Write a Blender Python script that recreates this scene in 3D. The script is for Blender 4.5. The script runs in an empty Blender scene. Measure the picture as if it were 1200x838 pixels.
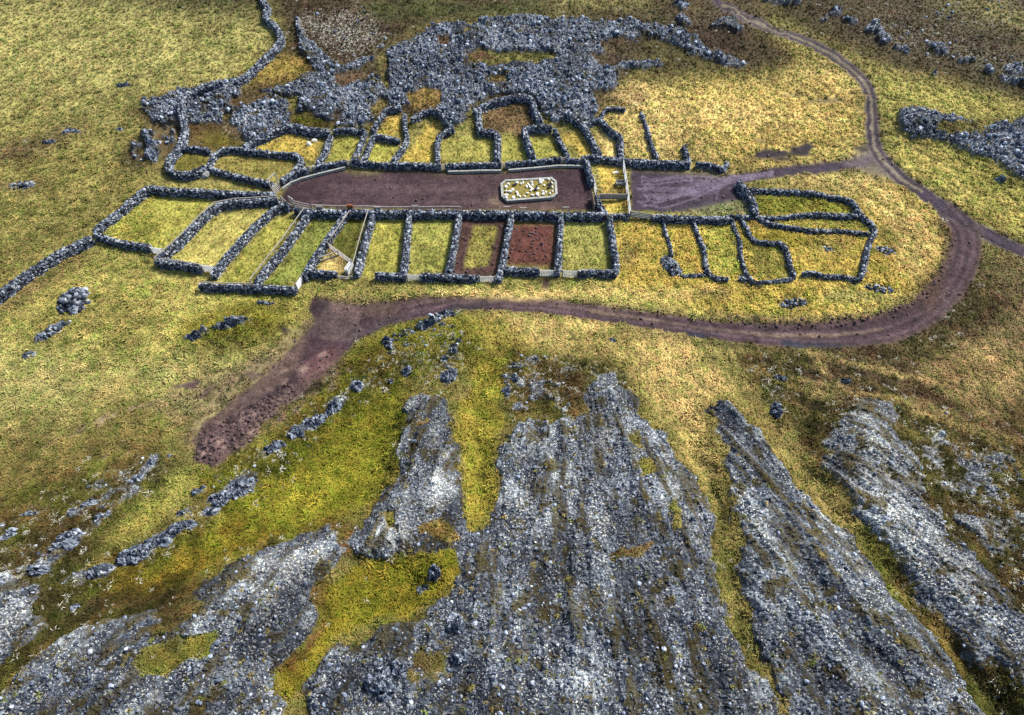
import bpy, math, random
import numpy as np

# ------------------------------------------------------------------ camera, world, sun
SC = bpy.context.scene
COL = SC.collection
H = 59.0                      # camera height over the meadow
PITCH = math.atan(1169 / 800)  # below the horizon
cp, sp = math.cos(PITCH), math.sin(PITCH)
cam = bpy.data.cameras.new("camera")
cam.lens = 24.0
cam.sensor_width = 36.0
cam.clip_end = 6000
cam_o = bpy.data.objects.new("camera", cam)
COL.objects.link(cam_o)
cam_o.location = (0, 0, H)
cam_o.rotation_euler = (math.pi / 2 - PITCH, 0, 0)
SC.camera = cam_o

SUN_EL, SUN_AZ = math.radians(42), math.radians(48)   # azimuth measured from +Y towards +X
world = bpy.data.worlds.new("World")
SC.world = world
world.use_nodes = True
wn = world.node_tree.nodes
sky = wn.new("ShaderNodeTexSky")
sky.sky_type = 'NISHITA'
sky.sun_disc = False
sky.sun_elevation = SUN_EL
sky.sun_rotation = SUN_AZ
sky.air_density = 1.0
sky.dust_density = 2.0
wn["Background"].inputs[1].default_value = 0.085
world.node_tree.links.new(sky.outputs[0], wn["Background"].inputs[0])
sl = bpy.data.lights.new("sun", 'SUN')
sl.energy = 3.7
sl.angle = math.radians(10)
sl.color = (1.0, 0.95, 0.86)
so = bpy.data.objects.new("sun", sl)
COL.objects.link(so)
so.rotation_euler = (math.pi / 2 - SUN_EL, 0, math.pi - SUN_AZ)
SC.view_settings.view_transform = 'Standard'
SC.view_settings.look = 'None'
SC.view_settings.gamma = 1.0
SC.view_settings.use_curve_mapping = False
SC.view_settings.exposure = 1.10
SC.cycles.max_bounces = 4
SC.cycles.diffuse_bounces = 2
SC.cycles.glossy_bounces = 1
SC.cycles.use_denoising = False

rng = np.random.default_rng(7)
random.seed(7)

# ------------------------------------------------------------------ noise
_T = np.random.default_rng(11).random((256, 256)).astype(np.float32)


def vn(x, y, seed=0):
    x = np.asarray(x, np.float64) + seed * 37.31
    y = np.asarray(y, np.float64) + seed * 91.17
    xi = np.floor(x).astype(np.int64); yi = np.floor(y).astype(np.int64)
    fx = x - xi; fy = y - yi
    fx = fx * fx * (3 - 2 * fx); fy = fy * fy * (3 - 2 * fy)
    a = _T[yi & 255, xi & 255]; b = _T[yi & 255, (xi + 1) & 255]
    c = _T[(yi + 1) & 255, xi & 255]; d = _T[(yi + 1) & 255, (xi + 1) & 255]
    return (a + (b - a) * fx) * (1 - fy) + (c + (d - c) * fx) * fy


def fbm(x, y, octv=4, seed=0, gain=.5):
    s = 0; a = 1; n = 0
    c, si = math.cos(.6), math.sin(.6)
    for k in range(octv):
        s = s + a * vn(x, y, seed + k); n += a
        x, y = (x * c - y * si) * 2.03, (x * si + y * c) * 2.03
        a *= gain
    return s / n


def sst(a, b, x):
    t = np.clip((x - a) / (b - a), 0, 1)
    return t * t * (3 - 2 * t)


def cell(x, y, seed=0):
    """distance to the nearest and second nearest jittered cell point, and the cell's random value"""
    xi = np.floor(x).astype(np.int64); yi = np.floor(y).astype(np.int64)
    d1 = np.full(x.shape, 9.0); d2 = np.full(x.shape, 9.0); r = np.zeros(x.shape)
    for dx in (-1, 0, 1):
        for dy in (-1, 0, 1):
            cx = xi + dx; cy = yi + dy
            jx = _T[(cy + seed) & 255, (cx + 17) & 255]; jy = _T[(cy + 91) & 255, (cx + seed) & 255]
            d = np.hypot(cx + jx - x, cy + jy - y)
            v = _T[(cy + 33 + seed) & 255, (cx + 57) & 255]
            n = d < d1
            d2 = np.where(n, d1, np.minimum(d2, d))
            r = np.where(n, v, r)
            d1 = np.where(n, d, d1)
    return d1, d2, r


# ------------------------------------------------------------------ from the survey picture to the ground
def h0(x, y):
    """the smooth lie of the land"""
    hill = 6.0 * sst(42, 2, y + 3 * (fbm(x / 25, y / 25, 2, 3) - .5))
    hill = hill + 1.5 * sst(30, -20, y)
    return hill + 0.5 * (fbm(x / 22 + 3, y / 22, 2, 9) - .5) * sst(112, 160, y) * 3


def project(x, y, z):
    zc = y * cp + (H - z) * sp
    zc = np.maximum(zc, 1.0)
    return 600 + 800 * x / zc, 419 + 800 * ((H - z) * cp - y * sp) / zc


def ground(u, v, zoff=0.0):
    """point of the ground seen at picture position (u, v), for something whose middle is zoff up"""
    u = np.asarray(u, float); v = np.asarray(v, float)
    dx = (u - 600) / 800; dyc = -(v - 419) / 800
    wy = cp + dyc * sp; wz = -sp + dyc * cp
    z = np.zeros_like(u)
    for _ in range(12):
        t = (z + zoff - H) / wz
        X, Y = dx * t, wy * t
        z = h0(X, Y)
    return X, Y


# ------------------------------------------------------------------ region maps of the survey (canvas with a margin round the picture)
MX, MY = 260, 160
CW, CH = 1200 + 2 * MX, 838 + 2 * MY


def fill(poly):
    m = np.zeros((CH, CW), np.float32)
    p = np.asarray(poly, float) + (MX, MY)
    x0, y0 = np.floor(p.min(0)).astype(int) - 1; x1, y1 = np.ceil(p.max(0)).astype(int) + 2
    x0, y0 = max(x0, 0), max(y0, 0); x1, y1 = min(x1, CW), min(y1, CH)
    yy, xx = np.mgrid[y0:y1, x0:x1]
    ins = np.zeros(xx.shape, bool)
    for i in range(len(p)):
        ax, ay = p[i]; bx, by = p[i - 1]
        if ay == by: continue
        c = (ay > yy) != (by > yy)
        ins ^= c & (xx < (bx - ax) * (yy - ay) / (by - ay) + ax)
    m[y0:y1, x0:x1] = ins
    return m


def blur(m, r):
    """three box blurs"""
    if r < 0.7: return m
    k = max(1, int(round(r)))
    ry = np.flatnonzero(m.any(1))
    if not len(ry): return m
    rx = np.flatnonzero(m.any(0)); g = 3 * k + 3
    y0, y1, x0, x1 = max(0, ry[0] - g), min(CH, ry[-1] + g), max(0, rx[0] - g), min(CW, rx[-1] + g)
    full = m; m = m[y0:y1, x0:x1]
    for _ in range(3):
        for ax in (0, 1):
            c = np.cumsum(np.pad(m, [(k + 1, k) if a == ax else (0, 0) for a in (0, 1)], mode='edge'), axis=ax, dtype=np.float64)
            n = 2 * k + 1
            if ax == 0: m = (c[n:] - c[:-n]) / n
            else: m = (c[:, n:] - c[:, :-n]) / n
    out = np.zeros_like(full); out[y0:y1, x0:x1] = m
    return out


def line_mask(pts, w):
    """soft stroke; w a width or one width per point"""
    m = np.zeros((CH, CW), np.float32)
    p = np.asarray(pts, float) + (MX, MY)
    ws = np.full(len(p), w, float) if np.isscalar(w) else np.asarray(w, float)
    for i in range(len(p) - 1):
        a, b = p[i], p[i + 1]
        R = max(ws[i], ws[i + 1]) / 2 + 2
        x0 = int(max(0, min(a[0], b[0]) - R)); x1 = int(min(CW, max(a[0], b[0]) + R + 1))
        y0 = int(max(0, min(a[1], b[1]) - R)); y1 = int(min(CH, max(a[1], b[1]) + R + 1))
        if x1 <= x0 or y1 <= y0: continue
        yy, xx = np.mgrid[y0:y1, x0:x1]
        d = b - a; L = max((d ** 2).sum(), 1e-6)
        t = np.clip(((xx - a[0]) * d[0] + (yy - a[1]) * d[1]) / L, 0, 1)
        q = np.hypot(xx - a[0] - t * d[0], yy - a[1] - t * d[1])
        w_ = (ws[i] + (ws[i + 1] - ws[i]) * t) / 2
        m[y0:y1, x0:x1] = np.maximum(m[y0:y1, x0:x1], np.clip(w_ - q + .5, 0, 1))
    return m


def blob(u, v, a, b=None, rot=0):
    b = b or a
    t = np.linspace(0, 2 * np.pi, 22)[:-1]
    k = 1 + .18 * np.sin(t * 3 + u) + .1 * np.cos(t * 5 + v)
    c, s = math.cos(math.radians(rot)), math.sin(math.radians(rot))
    x, y = a * k * np.cos(t), b * k * np.sin(t)
    return fill(np.stack([u + x * c - y * s, v + x * s + y * c], 1))


def smooth_pts(pts, n=6):
    """Catmull-Rom through the points"""
    p = np.asarray(pts, float)
    q = np.vstack([2 * p[0] - p[1], p, 2 * p[-1] - p[-2]])
    out = []
    for i in range(1, len(q) - 2):
        for t in np.arange(n) / n:
            out.append(.5 * (2 * q[i] + (q[i + 1] - q[i - 1]) * t + (2 * q[i - 1] - 5 * q[i] + 4 * q[i + 1] - q[i + 2]) * t * t
                             + (3 * q[i] - q[i - 1] - 3 * q[i + 1] + q[i + 2]) * t ** 3))
    out.append(q[-2])
    return np.array(out)


# albedos of the ground
OLIVE = (.215, .192, .060); KHAKI = (.295, .275, .10); GREEN = (.32, .305, .065); STRAW = (.58, .44, .165)
GOLD = (.45, .34, .075); MOSS = (.150, .138, .012); HEATH = (.058, .038, .024); DHEATH = (.036, .031, .015)
SOIL = (.040, .0235, .029); RED = (.095, .036, .028); ROAD = (.040, .030, .043); DARK = (.035, .028, .034)
PALE = (.385, .345, .100); RUST = (.13, .065, .028)

base = np.empty((CH, CW, 3), np.float32)
base[:] = OLIVE
soil = np.zeros((CH, CW), np.float32)     # bare ground: no grass stands there
rock = np.zeros((CH, CW), np.float32)
lich = np.zeros((CH, CW), np.float32)     # pale crusts and stones showing through heath
hgt = np.zeros((CH, CW), np.float32)      # mounds and hollows, metres
track = np.zeros((CH, CW), np.float32)    # which bare ground is a track
clod = np.zeros((CH, CW), np.float32)


def paint(mask, colr, r=0, k=1.0):
    global base
    m = blur(mask, r) * k
    ry = np.flatnonzero(m.any(1)); rx = np.flatnonzero(m.any(0))
    if not len(ry): return
    sl = (slice(ry[0], ry[-1] + 1), slice(rx[0], rx[-1] + 1))
    m = m[sl][..., None]
    base[sl] = base[sl] * (1 - m) + np.array(colr, np.float32) * m


P = lambda pts, c, r=4, k=1.0: paint(fill(pts), c, r, k)
# ---- the meadows
P([(-260, -160), (330, -160), (330, 40), (310, 75), (270, 100), (160, 140), (60, 130), (-260, 160)], KHAKI, 30, .8)
P([(-260, 250), (60, 240), (120, 270), (0, 350), (-260, 420)], OLIVE, 15)
P([(30, 350), (110, 290), (230, 330), (360, 350), (380, 340), (600, 335), (600, 350), (420, 360), (360, 380), (250, 440), (80, 460), (-100, 480), (-260, 430)], PALE, 14, .8)
P([(-260, 410), (60, 400), (160, 440), (90, 500), (-260, 560)], KHAKI, 22, .9)
P([(120, 430), (330, 400), (350, 420), (250, 520), (200, 480)], KHAKI, 12, .8)
P([(-260, 640), (60, 560), (200, 500), (230, 550), (100, 620), (-30, 680), (-260, 760)], OLIVE, 20)
P([(180, 335), (360, 345), (400, 345), (700, 333), (720, 330), (1000, 345), (1060, 330), (1100, 290), (1110, 320), (1080, 360), (1000, 385), (850, 380), (700, 358), (520, 345), (400, 352), (340, 370), (200, 350)], PALE, 6)
P([(-260, 470), (40, 500), (200, 480), (230, 520), (120, 600), (-20, 640), (-260, 700)], (.14, .115, .035), 24, .8)
# golden meadow right of the pens
P([(722, 255), (770, 258), (860, 258), (890, 255), (1010, 230), (1060, 215), (1105, 260), (1100, 310), (1060, 350), (980, 370), (860, 375), (720, 335)], GOLD, 6, .85)
P([(880, 210), (960, 202), (1040, 210), (1095, 255), (1105, 290), (1080, 330), (1050, 320), (1030, 260), (990, 225), (900, 216)], STRAW, 8, .8)
P([(730, 90), (900, 60), (980, 70), (1005, 110), (1010, 175), (900, 195), (820, 190), (740, 185), (700, 140)], STRAW, 12, .7)
P([(740, 85), (880, 55), (960, 65), (900, 100), (800, 120)], GREEN, 14, .4)
P([(800, 115), (980, 100), (1005, 150), (960, 185), (850, 190)], GOLD, 14, .5)
P([(1035, 60), (1200, 90), (1460, 100), (1460, 140), (1200, 140), (1040, 130), (1020, 90)], PALE, 10, .8)
P([(1030, 170), (1110, 175), (1190, 215), (1460, 280), (1460, 330), (1200, 290), (1110, 240), (1050, 200)], GREEN, 12, .6)
P([(1040, 150), (1110, 190), (1200, 240), (1200, 280), (1130, 245), (1060, 200)], STRAW, 14, .3)
# slope above and below the loop track
P([(560, 368), (680, 372), (800, 395), (830, 440), (870, 470), (900, 520), (1000, 620), (960, 620), (860, 500), (820, 480), (840, 600), (820, 600), (770, 500), (720, 440), (640, 420), (560, 430)], STRAW, 10, .65)
P([(430, 395), (530, 372), (590, 380), (640, 430), (600, 470), (540, 440), (480, 460), (420, 470), (380, 510), (340, 480)], MOSS, 10, .75)
P([(1100, 300), (1200, 300), (1460, 340), (1460, 520), (1200, 560), (1050, 470), (940, 440), (850, 420), (1000, 410), (1110, 380)], (.125, .092, .045), 18, .92)
P([(1000, 410), (1120, 380), (1200, 400), (1200, 520), (1060, 500), (980, 450)], HEATH, 22, .55)
P([(860, 415), (960, 425), (1100, 470), (1200, 540), (1460, 620), (1460, 1000), (1200, 1000), (1060, 700), (960, 560), (880, 460)], (.068, .052, .024), 20, .92)
P([(1110, 410), (1190, 400), (1200, 480), (1120, 500), (1060, 460)], STRAW, 20, .5)
P([(1130, 300), (1200, 310), (1260, 420), (1180, 400)], (.22, .17, .08), 18, .6)
P([(1085, 330), (1140, 330), (1150, 380), (1100, 420), (1060, 430), (1060, 390)], DHEATH, 10, .5)
P([(820, 480), (870, 500), (930, 590), (1010, 680), (1060, 740), (1130, 838), (1170, 900), (1250, 998), (1210, 998), (1110, 838), (1020, 700), (960, 620), (880, 540)], MOSS, 8, .8)
P([(590, 430), (720, 430), (740, 470), (690, 480), (600, 500)], (.11, .085, .03), 9, .85)
# green bowl left of the rock lobes
P([(230, 560), (300, 520), (400, 470), (480, 455), (480, 490), (465, 560), (440, 600), (400, 625), (300, 655), (230, 700), (180, 725), (90, 690), (130, 660), (260, 610)], MOSS, 8, .9)
P([(380, 470), (480, 460), (478, 560), (450, 600), (320, 620), (300, 590), (380, 540)], (.19, .185, .02), 12, .8)
P([(125, 640), (150, 610), (215, 560), (235, 570), (200, 610), (150, 650)], GREEN, 6, .8)
P([(-260, 700), (0, 650), (60, 600), (190, 540), (230, 560), (180, 590), (90, 670), (120, 730), (60, 780), (-60, 838), (-260, 998)], DHEATH, 16, .85)
P([(120, 700), (240, 690), (220, 730), (100, 760), (40, 800), (10, 838), (-50, 838), (30, 770)], (.04, .032, .013), 12, .95)
# heaths along the top
P([(300, -160), (460, -160), (480, 40), (450, 60), (440, 75), (370, 95), (300, 110), (260, 110), (310, 80), (335, 45), (310, 0)], HEATH, 8, .95)
P([(300, 75), (350, 65), (370, 90), (300, 105), (285, 95)], GOLD, 6, .6)
P([(200, -160), (310, -160), (310, 15), (250, 20), (150, 8), (-20, -20)], (.06, .06, .025), 12, .9)
P([(430, -160), (860, -160), (900, 30), (850, 60), (760, 35), (700, 26), (600, 20), (480, 40), (420, 20)], (.085, .062, .032), 8, .97)
P([(420, 3), (500, -6), (560, 6), (640, 0), (650, 15), (560, 24), (440, 24)], (.08, .09, .03), 5, .9)
P([(650, -20), (760, -10), (770, 15), (640, 14)], KHAKI, 8, .5)
P([(640, 15), (760, 18), (820, 30), (880, 50), (860, 75), (930, 70), (900, 90), (830, 90), (790, 98), (730, 92), (700, 88), (690, 70), (740, 50)], (.075, .066, .026), 8, .95)
P([(755, 30), (860, 20), (920, 50), (935, 75), (880, 85), (820, 60)], HEATH, 7, .9)
P([(860, -160), (1460, -160), (1460, 130), (1200, 125), (1120, 100), (1050, 88), (1000, 60), (940, 35), (890, 8)], (.066, .050, .027), 9, .97)
P([(1100, 60), (1200, 90), (1460, 100), (1460, 150), (1200, 110)], (.07, .075, .025), 9, .8)
P([(1080, -30), (1200, 10), (1460, 30), (1460, 60), (1200, 40), (1090, 0)], KHAKI, 10, .5)
# knolls
P([(5, 172), (50, 158), (95, 150), (105, 160), (60, 180), (20, 190), (-20, 190)], (.12, .085, .045), 5, .8)
P([(-10, 215), (30, 212), (60, 216), (30, 226), (-10, 226)], (.12, .085, .05), 4, .6)
P([(205, 380), (300, 360), (345, 370), (330, 395), (280, 410), (220, 410)], MOSS, 9, .85)
P([(290, 345), (360, 350), (350, 372), (280, 380), (240, 372)], MOSS, 9, .5)
P([(140, 130), (215, 110), (300, 95), (360, 100), (350, 150), (320, 160), (240, 180), (200, 190), (150, 205), (140, 180), (180, 150)], (.11, .075, .04), 6, .85)
P([(220, 150), (275, 150), (290, 172), (240, 176), (217, 172)], (.12, .075, .03), 4, .8)
P([(232, 160), (270, 158), (280, 170), (240, 172)], MOSS, 4, .8)
P([(0, 352), (100, 290), (112, 296), (20, 362), (-60, 400)], (.15, .10, .05), 5, .7)
P([(480, 50), (760, 20), (730, 100), (700, 140), (560, 130), (440, 150), (330, 160), (340, 110), (430, 70)], (.07, .05, .034), 6, .9)
# the floors of the pens
for poly, c in [
    ([(120, 270), (178, 230), (255, 237), (240, 250), (190, 298), (130, 282)], GREEN),
    ([(195, 305), (255, 246), (322, 243), (300, 260), (250, 315)], PALE),
    ([(258, 330), (320, 258), (352, 252), (290, 335)], GREEN),
    ([(312, 335), (368, 256), (398, 256), (350, 330)], (.20, .23, .05)),
    ([(372, 315), (408, 256), (432, 256), (412, 318)], (.125, .135, .025)),
    ([(425, 325), (438, 256), (475, 256), (466, 320)], GREEN),
    ([(478, 320), (486, 256), (533, 256), (520, 320)], (.25, .25, .06)),
    ([(530, 322), (541, 258), (593, 258), (580, 325)], (.085, .045, .035)),
    ([(541, 318), (553, 262), (586, 262), (572, 320)], (.22, .20, .05)),
    ([(660, 318), (662, 258), (710, 258), (715, 315)], (.27, .26, .07)),
    ([(820, 265), (856, 262), (866, 325), (832, 320)], GREEN),
    ([(788, 262), (812, 262), (825, 318), (796, 318)], GOLD),
    ([(885, 228), (960, 230), (1000, 245), (1000, 252), (940, 250), (890, 252)], (.20, .20, .03)),
    ([(900, 258), (1010, 258), (1015, 272), (940, 268)], (.24, .22, .05)),
    ([(870, 275), (880, 290), (910, 292), (925, 330), (885, 330)], (.23, .21, .05)),
    ([(200, 192), (217, 180), (245, 181), (240, 195), (215, 201)], (.17, .15, .03)),
    ([(250, 195), (262, 183), (345, 188), (335, 207), (320, 212), (255, 202)], (.26, .22, .06)),
    ([(305, 172), (335, 158), (380, 162), (366, 190), (350, 182), (300, 178)], GOLD),
    ([(392, 162), (422, 162), (412, 188), (384, 190)], GREEN),
    ([(436, 170), (466, 170), (456, 190), (428, 190)], GREEN),
    ([(445, 158), (458, 138), (473, 138), (473, 160)], GOLD),
    ([(468, 190), (500, 150), (515, 142), (510, 190)], GOLD),
    ([(518, 190), (517, 165), (578, 162), (578, 189)], (.30, .28, .07)),
    ([(588, 190), (588, 160), (612, 160), (622, 187)], (.28, .27, .06)),
    ([(622, 163), (650, 161), (658, 185), (630, 187)], (.28, .27, .06)),
    ([(656, 160), (690, 158), (703, 184), (680, 184)], GOLD),
    ([(694, 150), (715, 160), (724, 185), (708, 184)], STRAW),
    ([(698, 190), (730, 192), (735, 250), (712, 250)], GOLD),
]:
    P(poly, c, 1.2, .85)
P([(371, 319), (386, 292), (400, 300), (414, 311), (411, 320)], STRAW, 1, .9)
P([(700, 222), (732, 222), (732, 230), (702, 230)], (.12, .075, .04), 1.5, .7)
P([(480, 112), (516, 113), (516, 130), (482, 131)], (.20, .135, .045), 1.5)
P([(568, 128), (605, 122), (625, 130), (632, 148), (612, 155), (568, 153)], (.17, .115, .055), 2)
# ---- bare ground
ring = np.clip(fill([(530, 322), (541, 258), (593, 258), (580, 325)]) - fill([(543, 316), (556, 264), (584, 266), (571, 312)]), 0, 1)
m = blur(ring, 1); paint(m, (.055, .03, .026)); soil = np.maximum(soil, m)
ARENA = [(326, 236), (338, 214), (360, 207), (390, 201), (430, 199), (520, 201), (600, 200), (650, 197), (688, 194), (692, 215), (698, 247), (600, 247), (480, 246), (350, 243)]
YARD = [(738, 198), (780, 197), (830, 202), (868, 214), (870, 236), (850, 240), (825, 246), (800, 250), (740, 248)]
DIRT = [(368, 347), (385, 352), (402, 358), (440, 354), (500, 346), (535, 350), (548, 362), (560, 371), (500, 377), (450, 388), (415, 410), (385, 440), (352, 470), (320, 500), (290, 525), (268, 548), (250, 556), (228, 548), (220, 522), (245, 498), (272, 470), (300, 452), (328, 420), (352, 395), (368, 378), (360, 362)]
for poly, c, r in ((ARENA, SOIL, 1), (YARD, ROAD, 1), (DIRT, SOIL, 1)):
    m = blur(fill(poly), r); paint(m, c); soil = np.maximum(soil, m)
m = blur(fill([(594, 263), (652, 262), (650, 313), (592, 312)]), 1.5); paint(m, RED); soil = np.maximum(soil, m)
m = blur(fill([(229, 548), (228, 520), (262, 495), (300, 480), (340, 450), (370, 440), (340, 480), (290, 525), (255, 553)]), 5); clod = np.maximum(clod, m)
paint(m, (.12, .08, .075), 0, .4)
for k in range(130):
    f_ = rng.random() ** .8; w_ = rng.uniform(-1.5, 1)
    paint(blob(235 + 165 * f_ + 16 * w_, 538 - 110 * f_ + 14 * w_ + rng.uniform(-5, 5), rng.uniform(2, 9), rng.uniform(1.5, 3.5), -34), (.026, .017, .021) if k % 3 else (.22, .155, .13), .8, .85)
P([(300, 500), (350, 455), (390, 425), (400, 428), (355, 470), (310, 510)], (.05, .03, .04), 5, .6)
P([(400, 395), (470, 365), (545, 362), (560, 370), (500, 376), (450, 388), (412, 410)], (.055, .042, .05), 4, .6)
P([(368, 347), (388, 350), (382, 372), (366, 368)], (.045, .03, .035), 2, .8)
road_main = smooth_pts([(760, -170), (800, -60), (840, -2), (861, 14), (897, 32), (943, 48), (980, 67), (1007, 90), (1020, 112), (1022, 138), (1024, 165), (1032, 184), (1053, 206), (1085, 229), (1122, 254), (1160, 276), (1200, 296), (1300, 345), (1460, 430)])
rw = np.interp(np.arange(len(road_main)), [0, 18, 40, 60, 72, 84, 110], [9, 10, 13, 18, 18, 16, 14])
loop = smooth_pts([(1108, 245), (1128, 270), (1130, 300), (1113, 335), (1082, 366), (1035, 388), (970, 396), (900, 396), (840, 390), (780, 381), (720, 372), (660, 363), (600, 359), (540, 360), (480, 368)])
lw = np.interp(np.arange(len(loop)), [0, 8, 20, 34, 44, 60, 84], [22, 38, 41, 35, 27, 22, 20])
spur = smooth_pts([(1030, 182), (1010, 190), (970, 196), (920, 201), (880, 207), (845, 214)])
for pts, w, r, c in ((loop, lw, 1, (.055, .034, .040)), (spur, 13, 1, ROAD), (road_main, rw, 1, ROAD)):
    m = blur(line_mask(pts, w), r)
    paint(m, c); soil = np.maximum(soil, m); track = np.maximum(track, m)
m = blur(fill([(985, 190), (1025, 168), (1060, 215), (1030, 208), (1000, 200)]), 3); paint(m, (.10, .08, .08), 0, .8); soil = np.maximum(soil, m * .8); track = np.maximum(track, m)
# grass crown and ruts of the tracks
paint(line_mask(road_main[14:78], 3.4), (.17, .145, .10), .6, .85)
m = line_mask(loop[30:64] + (0, -1), 3); paint(m, (.22, .17, .08), 1.2, .55)


def offset(pts, d):
    t = np.gradient(pts, axis=0); t /= np.linalg.norm(t, axis=1)[:, None] + 1e-9
    return pts + np.stack([-t[:, 1], t[:, 0]], 1) * (d[:, None] if np.ndim(d) else d)


for dd in (-.27, .27):
    paint(line_mask(offset(road_main, rw * dd), 2.8), (.030, .024, .034), .6, .9)
    paint(line_mask(offset(road_main, rw * dd * 1.55), 1.6), (.13, .105, .10), .6, .7)
    hgt -= .05 * line_mask(offset(road_main, rw * dd), 2.5)
for dd in (-.36, -.08, .24):
    paint(line_mask(offset(loop, lw * dd + 1.5 * np.sin(np.arange(len(loop)) * .3 + dd * 9)), 3.2), (.036, .024, .03), .7, .95)
    paint(line_mask(offset(loop, lw * dd + 4.2 + np.cos(np.arange(len(loop)) * .2 + dd * 9)), 2.0), (.115, .078, .085), .7, .7)
    hgt -= .06 * line_mask(offset(loop, lw * dd), 2.5)
paint(line_mask(offset(loop[10:48], 16), 5), (.05, .035, .03), 2, .55)       # turned-up inner verge
clod = np.maximum(clod, .9 * blur(line_mask(offset(loop[2:48], 17), 9), 2.5) + 0)
# wheel marks in the gravel yard
for k in range(16):
    a = rng.uniform(0, 1)
    y1 = 204 + a * 42
    q = smooth_pts([(905, 204 + rng.uniform(-3, 3)), (865, 207 + rng.uniform(-2, 6)), (835, 208 + a * 18 + rng.uniform(-4, 4)), (800, 206 + a * 30 + rng.uniform(-6, 6)), (765 + rng.uniform(-10, 10), y1), (745 + rng.uniform(0, 18), y1 + rng.uniform(-12, 4))])
    paint(line_mask(q, 1.5), (.125, .10, .14), .4, .9)
for k in range(7):
    cx_, cy_, R_ = rng.uniform(790, 850), rng.uniform(212, 232), rng.uniform(10, 24)
    t = np.linspace(rng.uniform(2, 4), rng.uniform(5, 6.5), 14)
    paint(line_mask(np.stack([cx_ + R_ * np.cos(t), cy_ + R_ * .55 * np.sin(t)], 1), 1.4), (.12, .095, .13), .5, .75)
paint(blob(520, 218, 130, 13), (.085, .055, .058), 10, .5)
paint(blob(610, 238, 80, 7), (.10, .066, .062), 5, .5)
paint(blob(390, 215, 40, 12), (.06, .036, .04), 12, .7)
paint(blob(430, 222, 60, 9), (.05, .033, .04), 10, .7)
for q in range(12):
    y_ = rng.uniform(208, 243)
    paint(line_mask(smooth_pts([(rng.uniform(340, 420), y_), (rng.uniform(450, 520), y_ + rng.uniform(-5, 5)), (rng.uniform(540, 680), y_ + rng.uniform(-8, 6))]), 1.5), (.09, .06, .065), .8, .6)
paint(blob(620, 243, 45, 4), (.13, .085, .055), 2, .4)
paint(blob(582, 236, 8, 5), (.20, .145, .09), 2, .5)
P([(400, 198), (440, 197), (450, 203), (415, 205)], (.16, .14, .05), 2, .6)
P([(500, 201), (600, 198), (602, 202), (510, 205)], (.16, .14, .05), 1.5, .5)
P([(745, 196), (830, 198), (860, 208), (770, 201), (745, 201)], (.18, .16, .07), 2, .6)
P([(800, 250), (850, 238), (872, 236), (880, 252), (800, 254)], (.22, .23, .11), 2, .9)
soil *= 1 - .9 * blur(fill([(800, 250), (850, 239), (872, 236), (880, 252), (800, 254)]), 2)
clod = np.maximum(clod, .55 * blur(fill([(597, 266), (650, 266), (648, 310), (594, 309)]), 2))
clod = np.maximum(clod, .4 * blur(ring, 1))
# half worn edges: turf and earth mixed
for pts_, val in (([(235, 480), (255, 455), (300, 418), (345, 385), (366, 372), (350, 430), (300, 470), (250, 505), (222, 535), (212, 512)], .56), ([(180, 470), (240, 440), (300, 420), (330, 420), (260, 470), (200, 500)], .42), ([(330, 470), (395, 420), (425, 405), (400, 440), (330, 500), (270, 545), (262, 560), (250, 556)], .4),
                  ([(470, 345), (560, 343), (700, 352), (800, 366), (800, 374), (700, 364), (560, 354), (470, 356)], .42), ([(370, 345), (470, 350), (470, 372), (400, 372)], .42)):
    m = blur(fill(pts_), 3) * val; soil = np.maximum(soil, m); paint(fill(pts_), (.13, .09, .065), 3, val)
m = blur(line_mask(offset(loop[1:50], 19), 12), 2) * .5; soil = np.maximum(soil, m); paint(m, (.09, .055, .045), 0, .9)
m = blur(line_mask(offset(loop[6:60], -19), 8), 2) * .36; soil = np.maximum(soil, m); paint(m, (.12, .085, .06), 0, .9)
for k in range(26):
    y_ = rng.uniform(0, 90)
    q = smooth_pts([(850 + rng.uniform(0, 120), 412 + y_ * .5), (960 + rng.uniform(-20, 60), 425 + y_ * .8 + rng.uniform(-6, 6)), (1080 + rng.uniform(-30, 60), 452 + y_ + rng.uniform(-8, 8)), (1200 + rng.uniform(-60, 60), 490 + y_ * 1.3)])
    paint(line_mask(q, rng.uniform(2, 5)), HEATH if k % 3 else STRAW, 1.5, .55)
for u, v, a, b in ((1170, 350, 26, 14), (1120, 440, 30, 14), (1000, 470, 30, 10), (1190, 500, 24, 30), (1090, 340, 12, 24)):
    paint(blob(u, v, a, b), (.10, .055, .03), 7, .6)
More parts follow.
